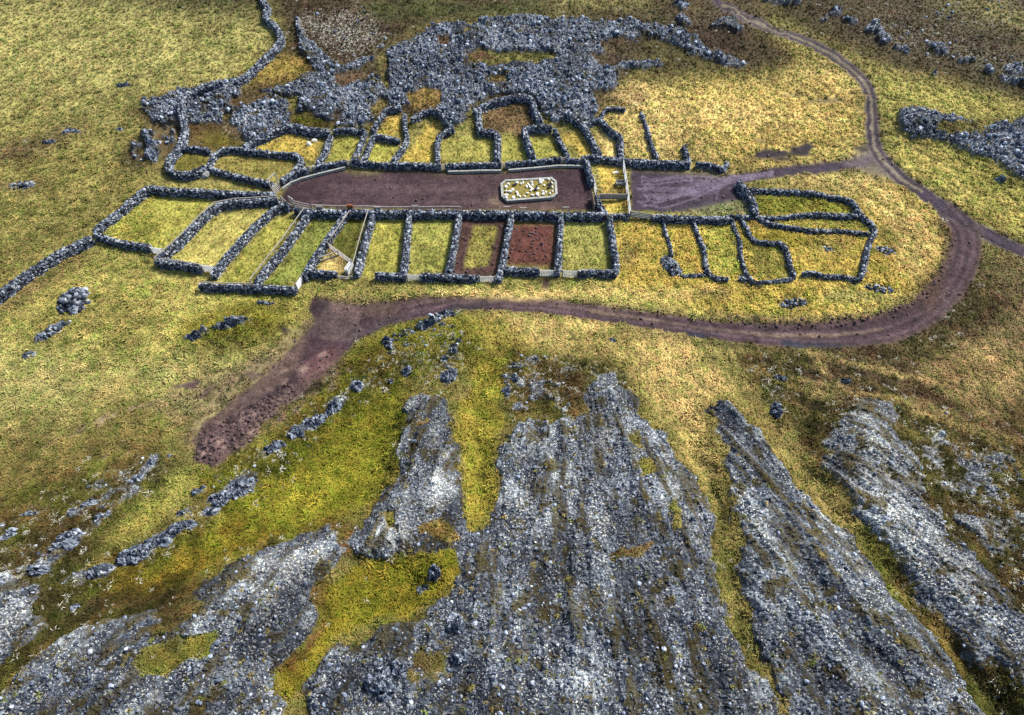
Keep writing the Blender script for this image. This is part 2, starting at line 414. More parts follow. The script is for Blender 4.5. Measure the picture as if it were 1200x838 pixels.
# mud, wet patches and scars
for u, v, a, b, r_, c, k in [
    (905, 181, 26, 5, -4, DARK, .8), (940, 176, 13, 7, -10, DARK, .8), (890, 164, 9, 2.5, 0, DARK, .6), (918, 187, 12, 3, 0, DARK, .7),
    (1010, 174, 8, 4, 0, DARK, .7), (968, 118, 22, 3, 0, (.10, .085, .06), .6), (930, 112, 14, 2.5, 0, (.10, .09, .06), .5),
    (818, 396, 16, 4, 3, (.03, .03, .045), .9), (925, 407, 14, 4, 3, (.03, .03, .045), .9), (955, 410, 26, 4, -2, (.03, .03, .045), .7), (985, 407, 16, 3, 0, (.04, .035, .04), .6),
    (548, 365, 24, 3.5, 6, DARK, .8), (640, 334, 5, 9, 0, (.08, .05, .04), .8), (568, 361, 10, 2.5, 8, DARK, .5),
    (218, 451, 17, 4, -14, (.10, .065, .06), .8), (238, 460, 15, 4, -32, (.10, .065, .06), .7), (298, 441, 9, 5, 0, (.11, .075, .07), .6), (222, 483, 8, 3, 0, (.10, .065, .06), .6),
    (335, 389, 5, 3, 0, DARK, .8), (290, 470, 14, 6, -30, (.11, .075, .07), .6), (165, 478, 16, 3, -20, (.20, .14, .11), .6), (120, 493, 14, 4, -35, (.22, .155, .12), .6), (88, 504, 12, 3, -35, (.20, .14, .11), .5), (60, 522, 10, 3, -30, (.20, .14, .11), .4),
    (395, 380, 30, 20, 0, (.15, .11, .10), .35), (410, 362, 20, 8, 0, (.14, .09, .085), .5)]:
    k = min(1.0, k * 1.3); m = blob(u, v, a * 1.1, b * 1.15, r_); paint(m, tuple(q_ * .75 for q_ in c), 1.2, k); soil = np.maximum(soil, blur(m, 1.2) * k)
P([(355, 430), (395, 405), (400, 425), (365, 455)], (.18, .09, .085), 6, .5)
for u, v, a, b, c in [(905, 283, 60, 10, MOSS), (600, 345, 90, 6, STRAW), (770, 345, 80, 8, STRAW), (1000, 350, 50, 8, KHAKI), (840, 345, 18, 6, (.12, .09, .04)), (925, 360, 20, 8, (.11, .10, .03)),
                   (1045, 280, 22, 9, (.14, .13, .03)), (970, 290, 30, 12, (.20, .165, .05)), (740, 118, 24, 12, (.27, .18, .09)), (735, 300, 12, 10, (.25, .17, .08)),
                   (700, 470, 16, 14, MOSS), (640, 490, 22, 16, (.12, .10, .03)), (660, 455, 12, 20, (.11, .075, .035)), (720, 405, 30, 12, (.17, .15, .04)), (830, 130, 60, 16, STRAW), (900, 140, 70, 18, STRAW)]:
    paint(blob(u, v, a, b), c, max(2, b * .4), .7)
for u, v, a, b in ((520, 690, 8, 6), (600, 640, 30, 10)):
    pass
# ---- the lava
R_ = []


def RK(mask, k=1.0, r=2, up=0.0, ur=16, li=.35):
    global rock, hgt, lich
    m = blur(mask, r) * k
    rock = np.maximum(rock, m)
    lich = np.maximum(lich, m * li)
    if up: hgt += up * blur(mask, ur)


RK(fill([(655, 500), (690, 455), (715, 450), (735, 480), (760, 510), (785, 545), (810, 580), (825, 610), (830, 650), (833, 700), (848, 750), (862, 785), (885, 810), (895, 838), (905, 998), (380, 998), (372, 838), (362, 805), (385, 775), (420, 765), (450, 745), (500, 735), (512, 705), (500, 662), (430, 668), (422, 655), (450, 600), (468, 560), (480, 490), (497, 472), (522, 475), (537, 500), (541, 560), (545, 610), (560, 632), (578, 610), (588, 555), (598, 510), (620, 500), (650, 515), (662, 480)]), 1, 6, 2.1, 20, .32)
RK(fill([(590, 455), (610, 440), (640, 440), (740, 440), (745, 500), (650, 520), (610, 540), (588, 540)]), .44, 8, .3, 12)
RK(fill([(420, 620), (380, 630), (330, 645), (280, 672), (240, 700), (205, 722), (150, 728), (100, 748), (50, 790), (20, 838), (-60, 998), (335, 998), (348, 838), (343, 800), (368, 765), (385, 735), (380, 702), (400, 665), (430, 645)]), 1, 6, 2.2, 19, .36)
RK(fill([(-260, 690), (0, 690), (30, 680), (60, 690), (62, 720), (75, 740), (60, 765), (20, 795), (-60, 838), (-260, 900)]), .95, 4, 1.2, 14, .55)
RK(fill([(828, 480), (855, 490), (880, 520), (900, 545), (920, 575), (950, 612), (985, 640), (1012, 680), (1050, 730), (1090, 780), (1128, 838), (1190, 998), (915, 998), (905, 838), (880, 795), (862, 760), (868, 720), (852, 680), (855, 640), (850, 600), (838, 560), (832, 530), (825, 500)]), 1, 6, 2.0, 19, .26)
RK(fill([(955, 512), (980, 490), (1010, 480), (1045, 495), (1042, 520), (1060, 560), (1062, 590), (1090, 620), (1120, 660), (1150, 700), (1200, 760), (1460, 998), (1250, 998), (1180, 838), (1140, 800), (1100, 770), (1060, 720), (1030, 670), (1000, 640), (980, 600), (950, 560)]), .80, 8, 2.2, 17, .6)
RK(fill([(1065, 510), (1110, 510), (1150, 560), (1200, 590), (1460, 640), (1460, 998), (1200, 770), (1150, 690), (1100, 620), (1070, 560)]), .54, 12, .9, 22, .85)
RK(fill([(1115, 540), (1200, 520), (1300, 560), (1300, 700), (1200, 620)]), .38, 12, .3, 22, .8)
# lava beyond the pens
RK(fill([(450, 63), (487, 47), (513, 32), (567, 28), (610, 22), (643, 23), (700, 27), (746, 26), (750, 42), (746, 54), (724, 66), (690, 72), (700, 82), (727, 86), (726, 108), (705, 112), (690, 112), (705, 130), (700, 142), (685, 148), (665, 146), (650, 148), (634, 140), (626, 118), (590, 114), (560, 126), (550, 150), (535, 155), (520, 148), (500, 133), (470, 128), (450, 132), (432, 153), (395, 154), (372, 152), (345, 147), (330, 154), (304, 170), (287, 172), (290, 160), (268, 148), (272, 132), (300, 120), (335, 118), (350, 103), (380, 95), (430, 100), (450, 90)]), .74, 4, .9, 14, .22)
RK(line_mask([(310, 110), (340, 108), (372, 98), (392, 88), (372, 74), (362, 58), (352, 45)], [8, 10, 16, 20, 18, 14, 8]), .9, 2, .5, 6, .2)
RK(line_mask([(395, 92), (415, 82), (435, 70)], 9), .85, 2, .4, 6, .2)
RK(line_mask([(352, 42), (351, 30), (349, 22)], 8), .8, 2, .3, 5, .2)
RK(line_mask([(745, 34), (781, 44), (809, 54), (831, 68), (857, 74), (880, 76)], [12, 15, 17, 12, 8, 4]), .9, 2, .5, 7, .2)
RK(line_mask([(722, 84), (745, 80), (772, 76)], 8), .9, 1.5, .5, 5, .2)
RK(blob(854, 31, 19, 9, 8), .9, 2, .6, 7, .3)
for u, v, a, b, r_ in [(800, 28, 8, 7, 0), (797, 6, 8, 6, 20), (933, 3, 14, 3, 10), (979, 16, 9, 7, 0), (964, 23, 8, 4, 0), (997, 27, 10, 4, 15), (1024, 35, 12, 7, 10), (1035, 47, 11, 8, 30), (1056, 59, 14, 5, 25),
                       (1099, 58, 16, 5, 15), (1128, 73, 12, 4, 5), (1160, 84, 10, 5, 0), (1187, 82, 14, 5, 15), (1182, 96, 14, 5, 20), (1101, 91, 12, 2.5, 25), (915, 3, 30, 4, 5), (1210, 100, 20, 7, 15)]:
    RK(blob(u, v, a, b, r_), .72, 2, .3, 5, .25)
RK(fill([(1048, 134), (1079, 131), (1103, 138), (1136, 142), (1153, 150), (1177, 144), (1200, 137), (1460, 110), (1460, 290), (1200, 218), (1186, 212), (1167, 199), (1141, 189), (1119, 177), (1095, 169), (1064, 167), (1048, 150)]), .78, 3, 1.0, 10, .25)
RK(fill([(165, 118), (215, 108), (250, 98), (280, 100), (290, 112), (270, 128), (262, 150), (222, 150), (185, 150), (170, 138)]), .72, 4, .5, 8, .25)
RK(fill([(150, 165), (180, 155), (215, 150), (210, 175), (180, 190), (150, 205)]), .42, 4, .3, 8, .2)
RK(line_mask([(176, 185), (180, 172), (172, 160)], 10), .75, 2, .3, 5, .3)
RK(line_mask([(190, 135), (215, 120), (240, 110), (275, 100)], 9), .9, 2)
for u, v, a, b, r_, k in [(515, 560, 20, 70, 0, .8), (500, 500, 22, 20, 0, .7), (480, 640, 40, 22, -20, .8), (360, 680, 45, 22, -35, .9), (330, 720, 25, 30, 0, .6), (190, 800, 40, 14, -35, .8), (640, 600, 40, 40, 20, .75), (700, 530, 30, 40, 0, .6), (720, 480, 14, 30, -10, .5), (790, 600, 16, 50, -20, .8), (800, 650, 12, 40, 0, .5), (690, 640, 50, 16, -20, .6),
                          (860, 540, 10, 40, -25, .8), (970, 650, 14, 60, -38, 1), (880, 620, 22, 40, -20, .6), (900, 700, 20, 30, -30, .5), (1000, 490, 50, 14, 0, 1), (1010, 580, 26, 60, -25, 1), (1100, 700, 26, 50, -35, 1), (1085, 520, 26, 16, 20, 1), (460, 830, 40, 20, 0, .5), (600, 800, 20, 16, 0, .4), (40, 705, 20, 16, 0, .7)]:
    lich = np.maximum(lich, blur(blob(u, v, a, b, r_), 8) * k)
for pts, w in (([(425, 455), (400, 480), (370, 500), (345, 515), (320, 532), (300, 560), (275, 578), (245, 595), (215, 622), (172, 648), (130, 672), (90, 690)], 20), ([(185, 540), (160, 564), (115, 592), (90, 606), (50, 612), (0, 622)], 14), ([(120, 620), (92, 640), (60, 665), (20, 690)], 26),
               ([(535, 420), (525, 450), (520, 470)], 16), ([(455, 412), (505, 390), (530, 374)], 14), ([(230, 400), (275, 388), (300, 380)], 12), ([(600, 440), (592, 470), (600, 500)], 14), ([(905, 450), (908, 490)], 20)):
    RK(line_mask(pts, w), .52, 3, .15, 6, .8)
top_ = np.zeros_like(rock); top_[:MY + 175] = 1
rock = np.maximum(rock, .50 * np.clip(blur(rock, 5) * 2, 0, 1) * blur(top_, 6))
for poly, val in (([(400, 470), (470, 400), (540, 372), (560, 390), (540, 460), (470, 455), (430, 480)], .36), ([(0, 600), (190, 530), (200, 560), (100, 640), (-20, 700)], .37), ([(230, 590), (400, 460), (430, 470), (330, 560), (200, 650), (90, 710), (80, 680)], .36), ([(570, 430), (640, 410), (720, 430), (700, 470), (580, 490)], .36), ([(210, 395), (290, 375), (320, 385), (260, 412)], .36), ([(860, 430), (930, 440), (920, 500), (890, 500)], .36)):
    mm = blur(fill(poly), 6) * val; rock = np.maximum(rock, mm); lich = np.maximum(lich, mm * 1.4)
eb = blur(np.clip(rock, 0, 1), 7); eb = 4 * eb * (1 - eb); low_ = np.zeros_like(rock); low_[MY + 410:] = 1
paint(np.clip(eb * 1.1, 0, 1) * blur(low_, 10), (.105, .085, .020), 0, .45)
# grassy and mossy floors that lie inside the lava
for poly, c, k in [
    ([(545, 72), (560, 67), (620, 70), (660, 74), (640, 80), (590, 82), (556, 84)], (.16, .15, .045), 1),
    ([(548, 70), (565, 67), (578, 76), (556, 80)], (.11, .055, .035), 1),
    ([(440, 72), (452, 70), (455, 90), (462, 105), (452, 112), (446, 90)], (.20, .175, .06), .9),
    ([(435, 128), (455, 120), (450, 132), (440, 138)], (.20, .16, .05), .8),
    ([(568, 96), (592, 94), (596, 102), (572, 102)], (.19, .15, .05), .9),
    ([(512, 50), (528, 46), (528, 56), (516, 58)], (.10, .05, .03), .9),
    ([(545, 40), (560, 40), (556, 46), (542, 46)], (.14, .12, .04), .8),
    ([(700, 56), (726, 50), (740, 50), (742, 60), (715, 68)], (.09, .07, .035), .85),
    ([(388, 98), (410, 90), (440, 86), (430, 94), (400, 104)], (.12, .07, .045), .7),
    ([(385, 140), (400, 130), (412, 140), (395, 150)], (.13, .07, .05), .35),
    ([(335, 122), (356, 120), (352, 138), (340, 134)], (.24, .19, .06), .8),
    ([(340, 138), (365, 140), (395, 150), (370, 153), (345, 146)], (.16, .13, .025), .9),
    ([(480, 112), (516, 113), (516, 130), (482, 131)], (.20, .135, .045), 1),
    ([(566, 128), (605, 121), (625, 130), (632, 148), (612, 157), (568, 153)], (.17, .115, .055), 1),
    ([(1098, 150), (1140, 146), (1160, 156), (1150, 166), (1110, 166), (1090, 158)], (.11, .10, .035), .75),
    ([(1155, 146), (1180, 138), (1190, 142), (1168, 150)], (.10, .10, .035), .9),
    ([(390, 700), (430, 672), (500, 664), (540, 660), (548, 690), (520, 712), (480, 735), (430, 745), (400, 765), (372, 800), (350, 825), (335, 815), (343, 800), (375, 760)], (.19, .165, .018), 1),
    ([(385, 740), (378, 705), (395, 690), (396, 720), (388, 750), (360, 790), (345, 800), (360, 770)], (.10, .05, .02), .8),
    ([(195, 775), (230, 755), (275, 755), (270, 780), (220, 800), (190, 795)], (.12, .13, .02), .75),
    ([(180, 735), (240, 705), (260, 720), (230, 750), (190, 760)], (.08, .05, .02), .5),
    ([(400, 625), (420, 628), (420, 660), (400, 655)], (.16, .08, .03), .6),
    ([(460, 620), (478, 610), (480, 640), (462, 640)], (.20, .13, .03), .5),
    ([(492, 510), (505, 505), (506, 530), (494, 535)], (.20, .12, .04), .5),
    ([(500, 632), (530, 628), (545, 640), (530, 652), (505, 650)], (.15, .075, .02), .6),
    ([(735, 560), (758, 552), (762, 575), (742, 585)], (.16, .13, .02), .6),
    ([(770, 590), (790, 600), (792, 640), (780, 640)], (.16, .13, .02), .4),
    ([(705, 665), (760, 652), (762, 658), (708, 674)], (.12, .05, .035), .8),
    ([(730, 520), (750, 520), (745, 545), (728, 540)], (.10, .09, .02), .5),
    ([(480, 790), (520, 740), (545, 720), (560, 735), (530, 780), (500, 838)], (.10, .055, .02), .45),
    ([(560, 430), (588, 430), (584, 600), (560, 640), (546, 610), (538, 500)], (.25, .22, .035), 1),
    ([(655, 490), (665, 450), (680, 450), (680, 500), (670, 520)], (.09, .06, .025), .6),
]:
    m = blur(fill(poly), 1.8) * k
    paint(m, c); rock *= 1 - m; lich *= 1 - m * .9
# keep stones off pens and bare ground
FLOORS = [[(300, 176), (308, 170), (337, 157), (382, 162), (366, 192), (350, 184)], [(391, 161), (423, 161), (412, 190), (383, 190)], [(437, 170), (467, 170), (457, 190), (428, 190)], [(446, 158), (458, 137), (474, 137), (473, 161)],
          [(470, 190), (484, 160), (500, 148), (515, 140), (512, 190)], [(517, 190), (517, 163), (578, 161), (578, 190)], [(588, 190), (586, 158), (612, 156), (622, 187)], [(620, 160), (648, 158), (658, 186), (628, 187)],
          [(655, 158), (688, 156), (703, 185), (676, 185)], ARENA]
for f in FLOORS:
    m = blur(fill(f), 1); rock *= 1 - m; lich *= 1 - m
rock *= 1 - .97 * np.clip(soil, 0, 1)
lich *= 1 - .97 * np.clip(soil, 0, 1)
# lichen heaths
for poly, k, r in [
    ([(340, 20), (420, 5), (460, 40), (440, 66), (400, 72), (360, 50)], .75, 8), ([(955, 30), (1100, 20), (1200, 60), (1460, 80), (1460, 130), (1200, 105), (1110, 80), (1030, 55)], .45, 12),
    ([(900, 10), (1200, -20), (1460, -20), (1460, 60), (1200, 60), (1000, 30)], .35, 14), ([(760, 5), (860, 0), (860, 40), (760, 50)], .3, 10),
    ([(430, 460), (520, 440), (540, 480), (470, 500)], .35, 8), ([(380, 460), (420, 440), (430, 470), (330, 540), (200, 640), (80, 720), (60, 690), (200, 590)], .35, 10),
    ([(620, 430), (720, 430), (740, 480), (620, 500)], .4, 10), ([(880, 420), (960, 430), (1200, 500), (1200, 640), (1000, 520)], .3, 14), ([(930, 470), (1100, 470), (1200, 560), (1200, 700), (1000, 600)], .5, 18),
    ([(760, 500), (840, 500), (870, 600), (850, 700)], .25, 8), ([(1085, 330), (1150, 320), (1160, 400), (1080, 420)], .25, 10), ([(255, 140), (300, 130), (300, 170), (260, 165)], .5, 6), ([(650, 50), (740, 60), (700, 80), (640, 76)], .4, 5)]:
    lich = np.maximum(lich, blur(fill(poly), r) * k)
# relief of the land between
hgt += 1.1 * blur(blob(270, 388, 62, 20, -15), 8) + .7 * blur(blob(55, 172, 52, 12, -12), 6) + .6 * blur(blob(740, 118, 24, 12), 6) + .8 * blur(fill([(430, 395), (530, 370), (590, 385), (560, 440), (470, 450), (400, 440)]), 12)
hgt += .8 * blur(fill([(855, 300), (1010, 280), (1050, 300), (1040, 350), (900, 360)]), 20)
hgt += 1.3 * blur(fill([(560, 366), (800, 400), (1100, 420), (1460, 430), (1460, 998), (-260, 998), (-260, 700), (180, 570), (420, 420)]), 22)
hgt -= .8 * blur(fill([(230, 560), (480, 460), (460, 600), (300, 655), (180, 720), (100, 690)]), 14)
hgt -= .6 * blur(line_mask([(560, 440), (562, 620)], 24), 8) + .7 * blur(line_mask([(800, 500), (830, 600), (845, 700), (862, 780)], 20), 6) + .7 * blur(line_mask([(880, 500), (950, 590), (1040, 700), (1150, 830), (1240, 950)], 22), 7)
hgt += .15 * np.clip(clod, 0, 1)
MAPS = np.concatenate([base, np.stack([soil, rock, lich, hgt, np.clip(track, 0, 1), np.clip(clod, 0, 1)], -1)], -1).astype(np.float32)


def survey(x, y, warp=1.0):
    """colour, soil, rock, lichen, mound height, track, clods at world points"""
    z = h0(x, y)
    u, v = project(x, y, z)
    k = warp * (.45 + 2.15 * sst(410, 480, v) + 1.0 * sst(185, 160, v) * (np.abs(u - 985) > 60))
    u = u + k * 4.0 * (fbm(x / 1.9, y / 1.9, 3, 21) - .5) * 2
    v = v + k * 3.0 * (fbm(x / 1.9, y / 1.9, 3, 43) - .5) * 2
    u = u + 2.4 * (fbm(x / .45, y / .45, 2, 73) - .5); v = v + 2.0 * (fbm(x / .45, y / .45, 2, 87) - .5)
    fx = np.clip(u + MX, 0, CW - 1.01); fy = np.clip(v + MY, 0, CH - 1.01)
    xi = fx.astype(int); yi = fy.astype(int); a = (fx - xi)[..., None]; b = (fy - yi)[..., None]
    return (MAPS[yi, xi] * (1 - a) + MAPS[yi, xi + 1] * a) * (1 - b) + (MAPS[yi + 1, xi] * (1 - a) + MAPS[yi + 1, xi + 1] * a) * b


SX, SY = ground(np.array([650.]), np.array([230.]))
SX, SY = float(SX[0]), float(SY[0])


def streak(x, y):
    th = np.arctan2(x - SX, SY - y); r = np.hypot(x - SX, y - SY)
    return fbm(th * 26 + .5 * fbm(x / 4, y / 4, 2, 6), r * .10, 4, 13, .62), fbm(th * 60, r * .30, 3, 37, .6)


def terrain(x, y, full=False):
    m = survey(x, y)
    so_, ro, li, hg, tr, cl = [m[..., 3 + i] for i in range(6)]
    z = h0(x, y) + hg
    nearm = sst(44, 36, y)
    edge = ro + (.62 + .63 * nearm) * (fbm(x / (.9 + .9 * nearm), y / (.9 + .9 * nearm), 5, 5, .66) - .5)
    ro2 = sst(.40 + .01 * nearm, .56 + .13 * nearm, edge)
    z = z + (.22 * (fbm(x / 1.6, y / 1.6, 3, 2) - .5) + .16 * (fbm(x / .55, y / .55, 2, 12) - .5)) * (1 - .8 * so_)
    d1, d2, r = cell(x / .85 + .6 * vn(x * 1.6, y * 1.6, 4), y / .85 + .6 * vn(x * 1.6, y * 1.6, 6), 3)
    e1, e2, q = cell(x / .34 + .5 * vn(x * 4, y * 4, 4), y / .34 + .5 * vn(x * 4, y * 4, 6), 8)
    lump = (.26 * r + .10) * sst(0, .35, d2 - d1) * (1 - .80 * nearm)
    lump2 = (.18 * q + .06) * sst(0, .3, e2 - e1) * (1 - .35 * nearm)
    z = z + ro2 * (.22 * (1 - .8 * nearm) + lump + lump2 + (.5 * (1 - nearm) + .5 * nearm) * (fbm(x / 3.2, y / 3.2, 4, 14) - .45))
    z = z + cl * (1 - ro2) * .38 * (fbm(x / .35, y / .35, 2, 33))
    s1, s2 = streak(x, y)
    z = z + sst(70, 80, y) * ro2 * .55 * (np.abs(fbm(x / 7, y / 5, 3, 18) - .5) * 3 - .4)
    z = z + nearm * ro2 * (1.1 * (s1 - .5) + .45 * (s2 - .5))
    if full: return z, m, ro2, (r, q, d2 - d1, e2 - e1)
    return z


# ------------------------------------------------------------------ helpers to make and label objects
def tag(o, label=None, cat=None, group=None, kind=None):
    if label: o['label'] = label
    if cat: o['category'] = cat
    if group: o['group'] = group
    if kind: o['kind'] = kind
    elif cat: o['kind'] = 'thing'
    return o


def empty(name, loc=(0, 0, 0), rz=0, **k):
    o = bpy.data.objects.new(name, None)
    o.empty_display_size = .3
    COL.objects.link(o); o.location = loc; o.rotation_euler = (0, 0, rz)
    return tag(o, **k)


def mesh_np(name, V, F, smooth=False):
    me = bpy.data.meshes.new(name)
    V = np.asarray(V, np.float32); F = np.asarray(F, np.int32)
    me.vertices.add(len(V)); me.vertices.foreach_set('co', V.ravel())
    k = F.shape[1]
    me.loops.add(F.size); me.loops.foreach_set('vertex_index', F.ravel())
    me.polygons.add(len(F)); me.polygons.foreach_set('loop_start', np.arange(len(F), dtype=np.int32) * k)
    me.polygons.foreach_set('use_smooth', np.full(len(F), smooth))
    me.update(calc_edges=True); me.validate()
    return me


def link(name, me, mat=None, parent=None, loc=(0, 0, 0), **k):
    o = bpy.data.objects.new(name, me)
    COL.objects.link(o)
    if mat and not me.materials: me.materials.append(mat)
    if parent: o.parent = parent
    o.location = loc
    return tag(o, **k)


# ------------------------------------------------------------------ materials
class NT:
    def __init__(s, name):
        s.m = bpy.data.materials.new(name); s.m.use_nodes = True
        s.t = s.m.node_tree; s.n = s.t.nodes; s.b = s.n["Principled BSDF"]
        s.b.inputs['Roughness'].default_value = .95
        s.b.inputs['Specular IOR Level'].default_value = .15

    def new(s, t, **k):
        n = s.n.new(t)
        for a, v in k.items(): setattr(n, a, v)
        return n

    def l(s, a, b): s.t.links.new(a, b)

    def noise(s, vec, scale, det=3, rough=.6):
        n = s.new("ShaderNodeTexNoise"); n.inputs['Scale'].default_value = scale
        n.inputs['Detail'].default_value = det; n.inputs['Roughness'].default_value = rough
        s.l(vec, n.inputs['Vector']); return n.outputs['Fac']

    def rng(s, v, a, b, c=0.0, d=1.0, smooth=False):
        n = s.new("ShaderNodeMapRange"); s.l(v, n.inputs[0])
        if smooth: n.interpolation_type = 'SMOOTHSTEP'
        for i, q in enumerate((a, b, c, d)): n.inputs[i + 1].default_value = q
        return n.outputs[0]

    def math(s, op, a, b=None):
        n = s.new("ShaderNodeMath", operation=op)
        for i, q in enumerate((a, b)):
            if q is None: continue
            if isinstance(q, (int, float)): n.inputs[i].default_value = q
            else: s.l(q, n.inputs[i])
        return n.outputs[0]

    def mix(s, f, a, b, mode='MIX'):
        n = s.new("ShaderNodeMix", data_type='RGBA', blend_type=mode)
        for i, q in ((0, f), (6, a), (7, b)):
            if isinstance(q, (int, float)): n.inputs[i].default_value = q
            elif isinstance(q, tuple): n.inputs[i].default_value = (*q, 1)
            else: s.l(q, n.inputs[i])
        return n.outputs[2]

    def ramp(s, f, stops):
        n = s.new("ShaderNodeValToRGB"); e = n.color_ramp.elements
        while len(e) < len(stops): e.new(.5)
        for i, (p, c) in enumerate(stops): e[i].position = p; e[i].color = (*c, 1)
        s.l(f, n.inputs[0]); return n.outputs[0]

    def bump(s, h, dist, st=1.0):
        n = s.new("ShaderNodeBump"); n.inputs['Distance'].default_value = dist; n.inputs['Strength'].default_value = st
        s.l(h, n.inputs['Height']); s.l(n.outputs[0], s.b.inputs['Normal'])


ROCK_RAMP = [(0.0, (.018, .020, .028)), (.30, (.040, .050, .074)), (.55, (.105, .130, .18)), (.76, (.25, .295, .37)), (1.0, (.54, .57, .60))]


def rock_colour(t, pos, rnd=None, wr=.45):
    """basalt, blue grey, with pale and yellow-green crusts of lichen"""
    a = t.noise(pos, 2.2, 4, .7); b = t.noise(pos, 11, 3, .7)
    f = t.math('ADD', t.math('MULTIPLY', a, .55), t.math('MULTIPLY', b, .45))
    f = t.rng(f, .33, .67)
    if rnd is not None: f = t.rng(t.math('ADD', t.math('MULTIPLY', f, 1 - wr), t.math('MULTIPLY', rnd, wr)), .14, .86)
    return t.ramp(f, ROCK_RAMP)


# ground
G = NT("ground")
geo = G.new("ShaderNodeNewGeometry"); pos = geo.outputs['Position']
ac = G.new("ShaderNodeAttribute", attribute_name="col").outputs['Color']
am = G.new("ShaderNodeAttribute", attribute_name="msk")
sep = G.new("ShaderNodeSeparateColor"); G.l(am.outputs['Color'], sep.inputs[0])
m_rock, m_soil, m_lich = sep.outputs[0], sep.outputs[1], sep.outputs[2]
mp = G.new("ShaderNodeMapping"); mp.inputs['Rotation'].default_value = (0, 0, .5); mp.inputs['Scale'].default_value = (1, .45, 1); G.l(pos, mp.inputs[0])
fine = G.noise(mp.outputs[0], 6.5, 3, .75); mid = G.noise(pos, .9, 4, .65)
k = G.math('ADD', G.rng(fine, .3, .7, -.22, .22), G.rng(mid, .3, .7, .70, 1.30))
dry = G.noise(pos, 1.7, 3, .6)
veg = G.mix(G.rng(dry, .45, .68, 0, .45), ac, G.mix(1.0, ac, (1.45, 1.22, 1.15), 'MULTIPLY'))
grn = G.noise(pos, 1.1, 3, .6)
grn2 = G.new("ShaderNodeVectorMath", operation='ADD'); G.l(pos, grn2.inputs[0]); grn2.inputs[1].default_value = (31, 17, 5)
grn = G.noise(grn2.outputs[0], 1.1, 3, .6)
veg = G.mix(G.rng(grn, .5, .7, 0, .5), veg, G.mix(1.0, ac, (.70, .90, .6), 'MULTIPLY'))
vm = G.new("ShaderNodeVectorMath", operation='SCALE'); G.l(veg, vm.inputs[0]); G.l(k, vm.inputs['Scale'])
sfine = G.noise(pos, 9, 4, .8)
sm_ = G.new("ShaderNodeVectorMath", operation='SCALE'); G.l(ac, sm_.inputs[0]); G.l(G.math('ADD', G.math('ADD', G.rng(sfine, .3, .7, .5, 1.5), G.rng(G.noise(pos, 3.0, 4, .75), .3, .7, -.55, .55)), G.rng(mid, .3, .7, -.35, .35)), sm_.inputs['Scale'])
c = G.mix(m_soil, vm.outputs[0], sm_.outputs[0])
# pale crusts among heath
ln = G.noise(pos, 3.4, 5, .75)
lf = G.math('MULTIPLY', G.rng(G.math('ADD', ln, G.math('MULTIPLY', m_lich, .18)), .64, .72), G.rng(m_lich, .05, .3))
rc = rock_colour(G, pos, am.outputs['Alpha'])
# big patches: bluish bare clinker against pale lichened clinker, with moss and brown turf in the gaps
pt = G.noise(pos, .33, 5, .6)
rl = G.mix(G.rng(G.math('ADD', pt, G.math('MULTIPLY', m_lich, .34)), .65, .78, 0, .95), rc, G.mix(.22, G.mix(1.0, rc, (1.9, 1.9, 1.75), 'MULTIPLY'), (.44, .44, .38)))
spk = G.noise(pos, 6.5, 2, .5)
rl = G.mix(G.rng(G.math('ADD', spk, G.math('MULTIPLY', m_lich, .12)), .625, .66), rl, (.72, .73, .70))
gapn = G.new("ShaderNodeVectorMath", operation='ADD'); G.l(pos, gapn.inputs[0]); gapn.inputs[1].default_value = (77, 3, 9)
gp = G.noise(gapn.outputs[0], .55, 6, .72)
turf = G.mix(G.noise(pos, 2.1, 2), (.07, .042, .022), (.11, .10, .022))
rl = G.mix(G.rng(gp, .55, .60, 0, .9), rl, turf)
ast = G.new("ShaderNodeAttribute", attribute_name="strk"); ss = G.new("ShaderNodeSeparateColor"); G.l(ast.outputs['Color'], ss.inputs[0])
s1, s2, snear = ss.outputs
dark_specks = G.noise(pos, 5.0, 4, .75)
rl = G.mix(G.rng(dark_specks, .47, .40, 0, .8), rl, (.022, .024, .03))
bigv = G.math('ADD', G.math('MULTIPLY', G.noise(pos, .16, 4, .6), .62), G.math('MULTIPLY', s1, .38))
rl = G.mix(G.math('MULTIPLY', G.rng(G.math('ADD', s1, G.math('MULTIPLY', G.math('SUBTRACT', spk, .5), .35)), .54, .62, 0, .28), snear), rl, G.mix(.18, G.mix(1.0, rl, (1.8, 1.8, 1.6), 'MULTIPLY'), (.42, .42, .34)))
rl = G.mix(G.math('MULTIPLY', G.rng(G.math('ADD', s2, G.math('MULTIPLY', spk, .6)), .90, .98, 0, .8), snear), rl, turf)
bs = G.new('ShaderNodeVectorMath', operation='SCALE'); G.l(rl, bs.inputs[0]); G.l(G.rng(bigv, .38, .62, .45, 1.25), bs.inputs['Scale']); rl = bs.outputs[0]
c = G.mix(lf, c, (.42, .42, .37))
c = G.mix(m_rock, c, rl)
G.l(c, G.b.inputs['Base Color'])
bh = G.math('ADD', G.math('MULTIPLY', fine, .6), G.math('MULTIPLY', G.noise(pos, 14, 4, .8), G.math('ADD', m_rock, .4)))
G.bump(bh, .16)
MAT_GROUND = G.m

